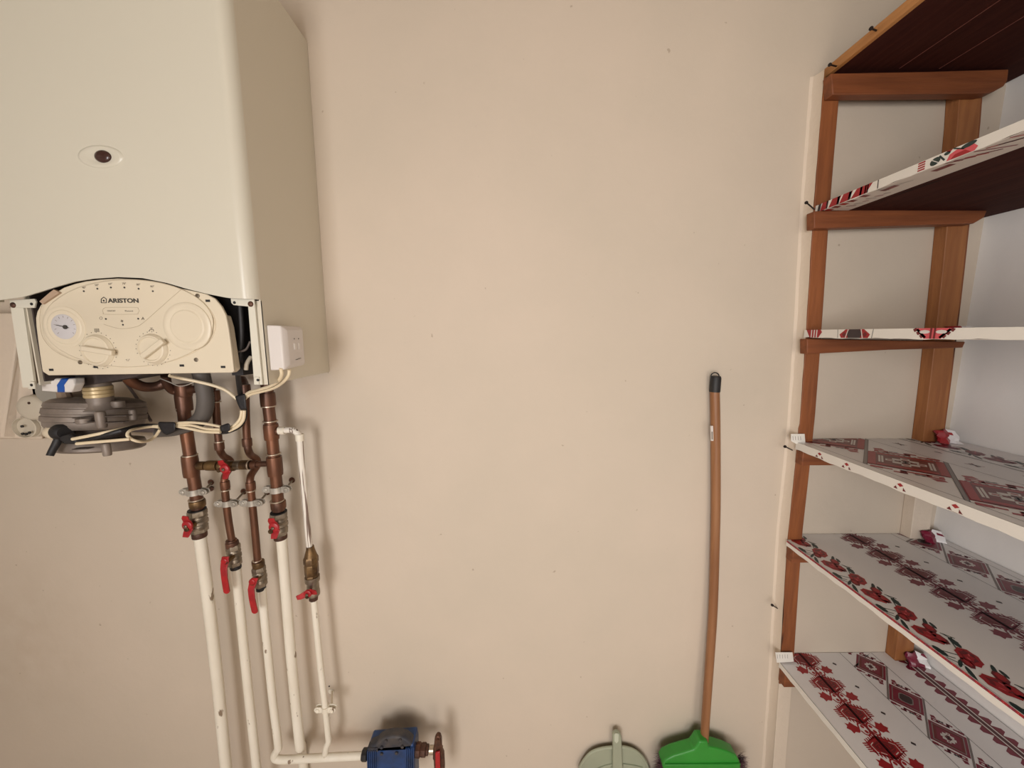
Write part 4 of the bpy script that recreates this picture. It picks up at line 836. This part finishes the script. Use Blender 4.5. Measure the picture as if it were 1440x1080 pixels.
def panels(p, t0, t1, uc, per, n, c=CR, hd=None, lat=.0006, odd=1):
    """Band of diamonds turned 45 degrees, parted by diagonal bars, hooked ornaments in the corners."""
    p.rect(t0 - lat, -.033, t0 + lat, uc + per * (n - .5), K_, 1); p.rect(t1 - lat, -.033, t1 + lat, uc + per * (n - .5), K_, 1)
    tc = (t0 + t1) / 2; wd = t1 - t0; hd = hd or wd * .455; q2 = math.sqrt(.5); h = hd * q2   # h = half side of the diamond
    for i in range(n):
        u = uc + per * i
        F_ = lambda a, b: (tc + (-a + b) * q2, u + (a + b) * q2)
        def R(a0, b0, a1, b1, col, lay):
            p.poly([F_(a0, b0), F_(a1, b0), F_(a1, b1), F_(a0, b1)], col, lay)
        bp = per * q2 / 2; L2 = wd * q2
        for o_, w_, col in ((0, .085, GY), (-.05, .018, K_), (.05, .018, K_)):      # bar on the far side of the cell
            b = bp + o_ * h; e = w_ * h / 2; p.poly([(t0 + .0004 , u + 2 * q2 * b - (t0 - tc) + 0 * e - e * 1.4), (t0 + .0004, u + 2 * q2 * b - (t0 - tc) + e * 1.4), (t1 - .0004, u + 2 * q2 * b - (t1 - tc) + e * 1.4), (t1 - .0004, u + 2 * q2 * b - (t1 - tc) - e * 1.4)], col, 1 if col == GY else 2)
        R(-h, -h, h, h, c, 1); R(-h * .84, -h * .84, h * .84, h * .84, GY, 2); R(-h * .78, -h * .78, h * .78, h * .78, c if i % 2 == odd else DP_, 3)
        R(-h * .62, -h * .62, h * .62, h * .62, c, 4)
        if i % 2 == odd:
            p.poly([F_(a * h, b * h) for a, b in ((-.5, -.3), (-.3, -.45), (.3, -.45), (.5, -.3), (.5, .3), (.3, .45), (-.3, .45), (-.5, .3))], GY, 5)
            p.poly([F_(a * h, b * h) for a, b in ((-.42, -.22), (-.25, -.38), (.25, -.38), (.42, -.22), (.42, .22), (.25, .38), (-.25, .38), (-.42, .22))], K_, 6)
        else:
            for a, b in ((-.36, 0), (.36, 0), (0, -.30), (0, .30), (-.2, -.2), (.2, .2), (-.2, .2), (.2, -.2)): R((a - .12) * h, (b - .11) * h, (a + .12) * h, (b + .11) * h, W_, 5)
            for a, b in ((-.36, 0), (.36, 0)): R((a - .05) * h, (b - .05) * h, (a + .05) * h, (b + .05) * h, c, 6)
            R(-.16 * h, -.03 * h, .16 * h, .03 * h, K_, 6); R(-.03 * h, -.16 * h, .03 * h, .16 * h, K_, 6)
            for x_ in (-.12, .12): R((x_ - .03) * h, -.14 * h, (x_ + .03) * h, .14 * h, K_, 6)
        g = wd * .1
        for sg in (-1, 1):      # hooks in the triangles beyond the diamond, along +-a
            def T(a, b): return F_(sg * (h * 1.12 + a * h * .9), sg * b * h)
            for pts in ([(0, .42), (.36, .42), (.36, .82), (0, .82)], [(.04, -.16), (.20, -.16), (.20, .5), (.04, .5)], [(.04, -.18), (.42, -.18), (.42, -.02), (.04, -.02)], [(.30, -.34), (.46, -.34), (.46, .0), (.30, .0)],
                        [(0, -.62), (.30, -.62), (.30, -.30), (0, -.30)] if False else [(.0, -.92), (.26, -.92), (.26, -.60), (.0, -.60)], [(.06, -.62), (.20, -.62), (.20, -.36), (.06, -.36)], [(.44, .5), (.72, .62), (.62, .86), (.40, .80)]):
                p.poly([T(*q_) for q_ in pts], c, 1)
            p.poly([T(*q_) for q_ in ((.10, .55), (.22, .55), (.22, .70), (.10, .70))], W_, 2)
            a0, b0 = T(.02, -.45), T(.26, -.20); a1, b1 = T(.26, -.45), T(.02, -.20)
            p.line(*T(.24, .16), *T(.40, .40), .0018, K_, 2); p.line(*T(.40, .16), *T(.24, .40), .0018, K_, 2); p.line(*T(.32, .12), *T(.32, .44), .0014, K_, 2)
def big_panels(p, t0, t1, uc, per, n):
    panels(p, t0, t1, uc, per, n, c=R_)
    tc = (t0 + t1) / 2; h = (t1 - t0) * .455 * math.sqrt(.5); q2 = math.sqrt(.5)
    for i in range(n):
        u = uc + per * i
        F_ = lambda a, b: (tc + (-a + b) * q2, u + (a + b) * q2)
        def R(a0, b0, a1, b1, col, lay): p.poly([F_(a0 * h, b0 * h), F_(a1 * h, b0 * h), F_(a1 * h, b1 * h), F_(a0 * h, b1 * h)], col, lay)
        R(-.97, -.97, .97, .97, DP_, 7)
        R(-.97, -.97, .97, -.78, R_, 8); R(-.97, .78, .97, .97, R_, 8)
        for b in (-.68, -.60, .60, .68): R(-.5, b - .028, .5, b + .028, W_, 8)
        for a in (-.80, .80): R(a - .10, -.74, a + .10, .74, R_, 8)
        for k in range(-6, 7):
            for a in (-.99, .99): R(a - .03, k * .14 - .03, a + .03, k * .14 + .03, DP_, 9)
        for a, b in ((0, 0), (-.22, -.22), (.22, .22), (-.22, .22), (.22, -.22), (-.42, 0), (.42, 0), (0, -.4), (0, .4)): R(a - .13, b - .12, a + .13, b + .12, W_, 8)
        for a, b in ((0, 0), (-.42, 0), (.42, 0), (0, -.4), (0, .4)): R(a - .05, b - .07, a + .05, b + .07, K_ if a == b == 0 else R_, 9)
        for a in (-.10, .10): R(a - .03, -.17, a + .03, .17, K_, 9)
        R(-.22, -.02, .22, .02, K_, 9)
def roses(p, tc, u0, per, n, sc=1, c=R_):
    k_ = per / .107
    for i in range(n):
        u = u0 + i * per
        for (dt, du, r1, r2, an) in ((.008, 0, .0165, .022, .5), (-.010, .012, .008, .012, .3), (-.008, .056, .0165, .024, -.35), (.013, .040, .0095, .013, .4), (.004, .064, .010, .016, 0)):
            t_, u_ = tc + dt * sc, u + du * k_
            p.ell(t_, u_, r1 * sc, r2 * k_, an, DP_ if r1 < .0105 else c, 3, 16, .06)
            p.ell(t_ + .001, u_ - .001, r1 * .66 * sc, r2 * .66, an, DP_ if r1 > .0105 else c, 4, 12, .14); p.ell(t_ - .001, u_ + .001, r1 * .44 * sc, r2 * .42, an + .5, c, 5, 10, .18)
            if r1 > .0105:
                for q_ in (-.3, .3): p.ell(t_ + r1 * q_, u_ - r2 * q_ * .6, r1 * .08, r2 * .18, an + q_, PK, 6, 6)
        for (dt, du, a, b, an) in ((.022, -.032, .0058, .013, .25), (-.030, -.014, .0058, .013, .0), (.021, .026, .0035, .014, .7), (-.030, .032, .0038, .017, .5), (.028, .034, .0035, .009, .3), (-.024, .012, .003, .012, .9)):
            p.ell(tc + dt * sc, u + du * k_, a * sc, b, an, G_, 1, 10)
        for (dt, du, dt2, du2) in ((-.032, -.018, -.006, -.004), (.020, -.038, .004, -.012), (.020, .052, .034, .066), (.022, .054, .028, .076), (-.034, .0, -.022, .016), (-.034, -.006, -.020, .002), (.030, .062, .022, .074)):
            p.line(tc + dt * sc, u + du * k_, tc + dt2 * sc, u + du2 * k_, .0020, G_, 2)
def zigzag(p, tc, n, c=CR):
    per = .0245; hw = .027
    for i in range(n):
        u = -.040 + i * per
        for sg in (-1, 1): p.poly([(tc, u), (tc + sg * hw * .5, u + per * .05), (tc + sg * hw, u + per * .35), (tc + sg * hw, u + per * .65), (tc + sg * hw * .5, u + per * .95), (tc, u + per)], c, 1)
    U = -.033 + n * per
    p.rect(tc - .0125, -.033, tc + .0125, U, DP_, 2)
    for a in (-.0085, .0045): p.rect(tc + a, -.033, tc + a + .0035, U, W_, 3)
    p.rect(tc - .0018, -.033, tc + .0018, U, K_, 4)
def edge_line(p, L_): pass
# lowest shelf
bd, xf, zt, th = boards['s6']; p = PM(xf, zt)
chain(p, .083, -.056, .0795, 14, hw=.052); dots(p, .159, .006, .0715, 16); panels(p, .209, .306, .016 - .0965, .0965, 13, odd=0); zigzag(p, .387, 48); p.rect(.449, -.033, .4502 - .012 if False else .4505, 1.2, K_, 1)
tag(p.build('printed_pattern', PRINT, bd, smooth=False), kind='stuff')
# second from bottom
bd, xf, zt, th = boards['s5']; p = PM(xf, zt)
roses(p, .034, .060 - .107, .107, 12, .95); chain(p, .206, -.045, .0748, 17, hw=.052, c=CR); dots(p, .280, .034, .0705, 16)
panels(p, .331, .428, .11 - .198, .099, 13)
p.mode = 1
for i in range(150):
    u = -.002 + i * .0085; p.poly([(.0004, u), (.0004, u + .0085), (.0055, u + .0085), (.0055, u)], CR if i % 2 else R_, 1); p.poly([(.001, u + .001), (.003, u + .0042), (.0048, u + .001), (.003, u + .003)], PK, 2)
tag(p.build('printed_pattern', PRINT, bd, smooth=False), kind='stuff')
# middle shelf
bd, xf, zt, th = boards['s4']; p = PM(xf, zt)
big_panels(p, .024, .220, .164 - .188, .188, 7); p.rect(.315, -.033, .3175, 1.2, K_, 1); p.rect(.321, -.033, .322, 1.2, K_, 1)
for i in range(10):
    u = .02 + i * .16; 
    for sg in (-1, 1): p.line(.262 - .008 * sg, u - .012, .262 + .008 * sg, u + .012, .0022, CR, 1)
    p.ell(.262, u, .003, .012, 0, K_, 2, 8); p.ell(.285, u + .07, .0022, .009, 0, K_, 2, 8)
roses(p, .365, -.01, .105, 12, .9, c=CR)
p.mode = 1
for u in (.075, .150 + .0, .268, .36, .47):
    p.poly([(.004, u), (.008, u + .006), (.012, u), (.008, u - .006)], R_, 1); p.poly([(.011, u + .006), (.018, u + .012), (.018, u + .006)], DP_, 1); p.poly([(.012, u - .008), (.018, u - .012), (.018, u - .004)], DP_, 1)
tag(p.build('printed_pattern', PRINT, bd, smooth=False), kind='stuff')
# eye-level shelf: motifs folded over the front edge
bd, xf, zt, th = boards['s3']; p = PM(xf, zt); roses(p, .36, -.01, .105, 12, .9, c=CR); p.rect(.18, -.03, .183, 1.2, K_, 1)
p.mode = 1
def ue(x): return .965 - PXp(x, 470, xf).y
T = .0195
a, b = ue(1134), ue(1156); p.poly([(0, a), (T, a + (b - a) * .25), (T, b - (b - a) * .2), (T * .3, b), (0, b - (b - a) * .1)], R_, 1)
for k in (.35, .52, .68): q0 = a + (b - a) * k; p.rect(0, q0 - .0016, T, q0 + .0016, W_, 2)
a, b = ue(1181), ue(1224); L_ = b - a
p.poly([(T * .6, a), (0, a + L_ * .2), (0, b - L_ * .2), (T * .6, b), (T, b - L_ * .06), (T, a + L_ * .06)], R_, 1); p.poly([(0, a + L_ * .33), (0, b - L_ * .33), (T * .5, b - L_ * .26), (T, b - L_ * .3), (T, a + L_ * .3), (T * .5, a + L_ * .26)], K_, 3)
for k in (.16, .84): p.poly([(T * .3, a + L_ * k), (T * .6, a + L_ * (k - .07)), (T * .9, a + L_ * k), (T * .6, a + L_ * (k + .07))], DP_, 3)
for k in (.24, .76): p.line(0, a + L_ * (k + (.05 if k < .5 else -.05)), T, a + L_ * (k + (-.02 if k < .5 else .02)), .002, W_, 4)
p.line(0, a - .006, T, a - .004, .001, G_, 1); p.line(0, b + .006, T, b + .004, .001, G_, 1)
a, b = ue(1284), ue(1343); L_ = b - a; m_ = (a + b) / 2
p.poly([(0, a + L_ * .06), (0, b - L_ * .06), (T * .5, b - L_ * .16), (T, b - L_ * .3), (T, a + L_ * .3), (T * .5, a + L_ * .16)], PK, 1)
for k in range(3):
    for sg in (-1, 1):
        q0 = m_ + sg * L_ * (.47 - .09 * k); p.line(T * (.02 + .3 * k), q0, T * (.28 + .3 * k), q0 - sg * L_ * .05, .006, DP_, 2)
        p.line(T * (.1), m_ + sg * L_ * .40, T * .9, m_ + sg * L_ * .17, .004, DP_, 3)
for sg in (-1, 1): p.rect(0, m_ + sg * L_ * .045 - .0016, T, m_ + sg * L_ * .045 + .0016, DP_, 3); p.ell(T * .35, m_ + sg * L_ * .2, .0035, .009, 0, W_, 4, 8)
tag(p.build('printed_pattern', PRINT, bd, smooth=False), kind='stuff')
# second from top: motifs on the edge and the folded underside
bd, xf, zt, th = boards['s2']; p = PM(xf, zt); p.mode = 1
def ue2(x, y): return .965 - PXp(x, y, xf).y
T = .0175
for x, w_, c in ((1150, .010, K_), (1154, .02, R_), (1162, .006, K_), (1166, .03, R_), (1177, .008, K_), (1181, .03, R_), (1193, .008, K_), (1197, .045, R_), (1209, .006, K_), (1216, .004, K_), (1219, .004, K_)):
    u = ue2(x, 292 - (x - 1149) * .37)
    p.poly([(0, u + w_ * .3), (0, u + w_ * 1.1), (T, u + w_ * .8), (T, u)], c, 1)
for x in (1234,): u = ue2(x, 262); p.rect(0, u, T, u + .002, K_, 1)
u = ue2(1291, 238)
for k in range(4): p.rect(T * (.05 + k * .24), u, T * (.2 + k * .24), u + .012, R_, 1)
u = ue2(1315, 231); p.ell(T * .55, u, .0065, .0085, .3, G_, 1); p.line(T * .3, u - .006, T * .8, u + .006, .0012, W_, 2); u = ue2(1324, 228); p.line(.003, u - .004, T * .8, u + .005, .0028, G_, 2); p.ell(.004, u + .008, .003, .005, 0, G_, 2)
u = ue2(1347, 218); p.poly([(T, u - .016), (.008, u - .012), (.004, u - .002), (.007, u + .006), (.002, u + .014), (.006, u + .022), (T * .7, u + .028), (T, u + .024)], PK, 1); p.poly([(T, u - .010), (.011, u - .004), (.010, u + .010), (T, u + .020)], R_, 2); p.poly([(0, u - .018), (0, u - .008), (.004, u - .012)], R_, 2)
u = ue2(1362, 212); p.ell(.004, u, .0038, .011, .1, G_, 3); p.line(0, u - .022, .008, u - .006, .002, G_, 3)
tag(p.build('printed_pattern', PRINT, bd, smooth=False), kind='stuff')
q = MB()
class UM(PM):
    def pt(s, t, u): return Vector((s.X0 + t, .965 - u, s.zt - .0003 - .00012 * s.lay))
p = UM(xf, zt - .017 - .0012); p.mode = 1
for u, c in ((.02, R_), (.04, DP_), (.06, R_), (.08, DP_), (.11, DP_)): p.rect(.002, u, .018, u + .012, c, 1)
p.rect(.002, .15, .030, .1515, K_, 1); p.line(.002, .15, .026, .20, .0012, K_, 1)
for u in (.145, .24): p.rect(.014, u, .026, u + .03, DP_, 1)
for k in range(9): p.line(.002 + .006 * (k % 4), .27 + k * .011, .020 + .006 * (k % 5), .285 + k * .013, .0035, (DP_, CR, R_)[k % 3], 1)
for k in range(6): p.line(.030 + .004 * (k % 3), .05 + k * .016, .046, .058 + k * .016, .003, (CR, GY)[k % 2], 1)
tag(p.build('printed_fold', PRINT, bd, smooth=False), kind='stuff')

# crumpled cloth ends against the rear upright and folded tabs at the front upright
def crumple(cx, w_, h_, zt, m, par, seed):
    rnd = random.Random(seed); n = 8; vs = []
    for i in range(n):
        for j in range(6):
            x = cx + w_ * (i / (n - 1) - .5); z = zt + h_ * (j / 5) * (1 - .35 * abs(i / (n - 1) - .5)); y = .962 - .016 * (1 - j / 5) + rnd.uniform(-.005, .005) + .006 * math.sin(i * 1.9)
            vs.append((x + rnd.uniform(-.002, .002), min(y, .968), z))
    fs = [(i * 6 + j, (i + 1) * 6 + j, (i + 1) * 6 + j + 1, i * 6 + j + 1) for i in range(n - 1) for j in range(5)]
    k = len(vs); v2 = [(x, y + .0015, z) for x, y, z in vs]
    m_ = MB(); m_.add(vs, fs); m_.add(v2, fs)
    for f_i, f_ in enumerate(m_.f):
        i = (f_i % 35) // 5; m_.mi[f_i] = 1 if i < 4 and seed != 3 or (f_i * 7 + seed) % 9 == 0 else 0
    return m_.build('crumpled_end', [OIL, m], par, ang=30)
for key, h_, m_, sd_ in (('s4', .036, PRINT[0], 1), ('s5', .030, PRINT[3], 2), ('s6', .034, PRINT[3], 4), ('s3', .010, PRINT[0], 5)):
    bd, xf, zt, th = boards[key]; crumple(lin(RP, zt) + .05, .062, h_, zt + .0008, m_, bd, sd_)
for key, px, nsl in (('s4', [(1112, 610), (1131, 610), (1132, 622), (1119, 624), (1112, 620)], 4), ('s6', [(1090, 917), (1114, 917), (1116, 930), (1092, 931.5)], 5)):
    bd, xf, zt, th = boards[key]
    MB().prism([P(x, y, .9635) for x, y in px], (0, -.0012, 0)).build('cloth_tab', OILE, bd)
    s_ = MB()
    for k in range(nsl): x = px[0][0] + 3 + k * 3.6; s_.beam(P(x, px[0][1] + 3.5, .962), P(x + .4, px[0][1] + 9, .962), .0008, .0004)
    s_.build('tab_print', PRINT[4], bd)

# ---------------------------------------------------------------- nails
GN = 'nails around the shelving'
def nail(a, b, label, Ya=.955, Yb=1.0):
    A0, B0 = P(*a, Ya), P(*b, Yb); d = (B0 - A0).normalized(); t_ = thing('nail', B0, label, 'nail', GN)
    MB().tube([A0, B0 + d * .004], .0017, 8).build('shank', NAIL, t_); MB().lathe([(.0038, -.001), (.0038, .0008)], A0, d, 12).build('nail_head', NAIL, t_)
nail((1225, 40), (1236, 44.5), 'upper nail beside the sloping orange edge of the top board', .846, .860)
nail((1167, 91), (1180, 94), 'nail sticking out at the top corner of the shelving', .935, .955)
nail((1134, 285), (1146, 295), 'nail at the left corner of the red striped shelf', .93, .975)
nail((1104, 628), (1114, 633), 'nail left of the middle shelf under the white tab', .95, .985)
nail((1086, 851), (1094, 856), 'nail between the two lowest shelves', .96, .995)
tag(MB().lathe([(.0024, -.0008), (.0024, .0002)], P(463, 965, 1), (0, 1, 0), 10).build('nail', NAIL), 'tiny nail head above the white painted clamp', 'nail')
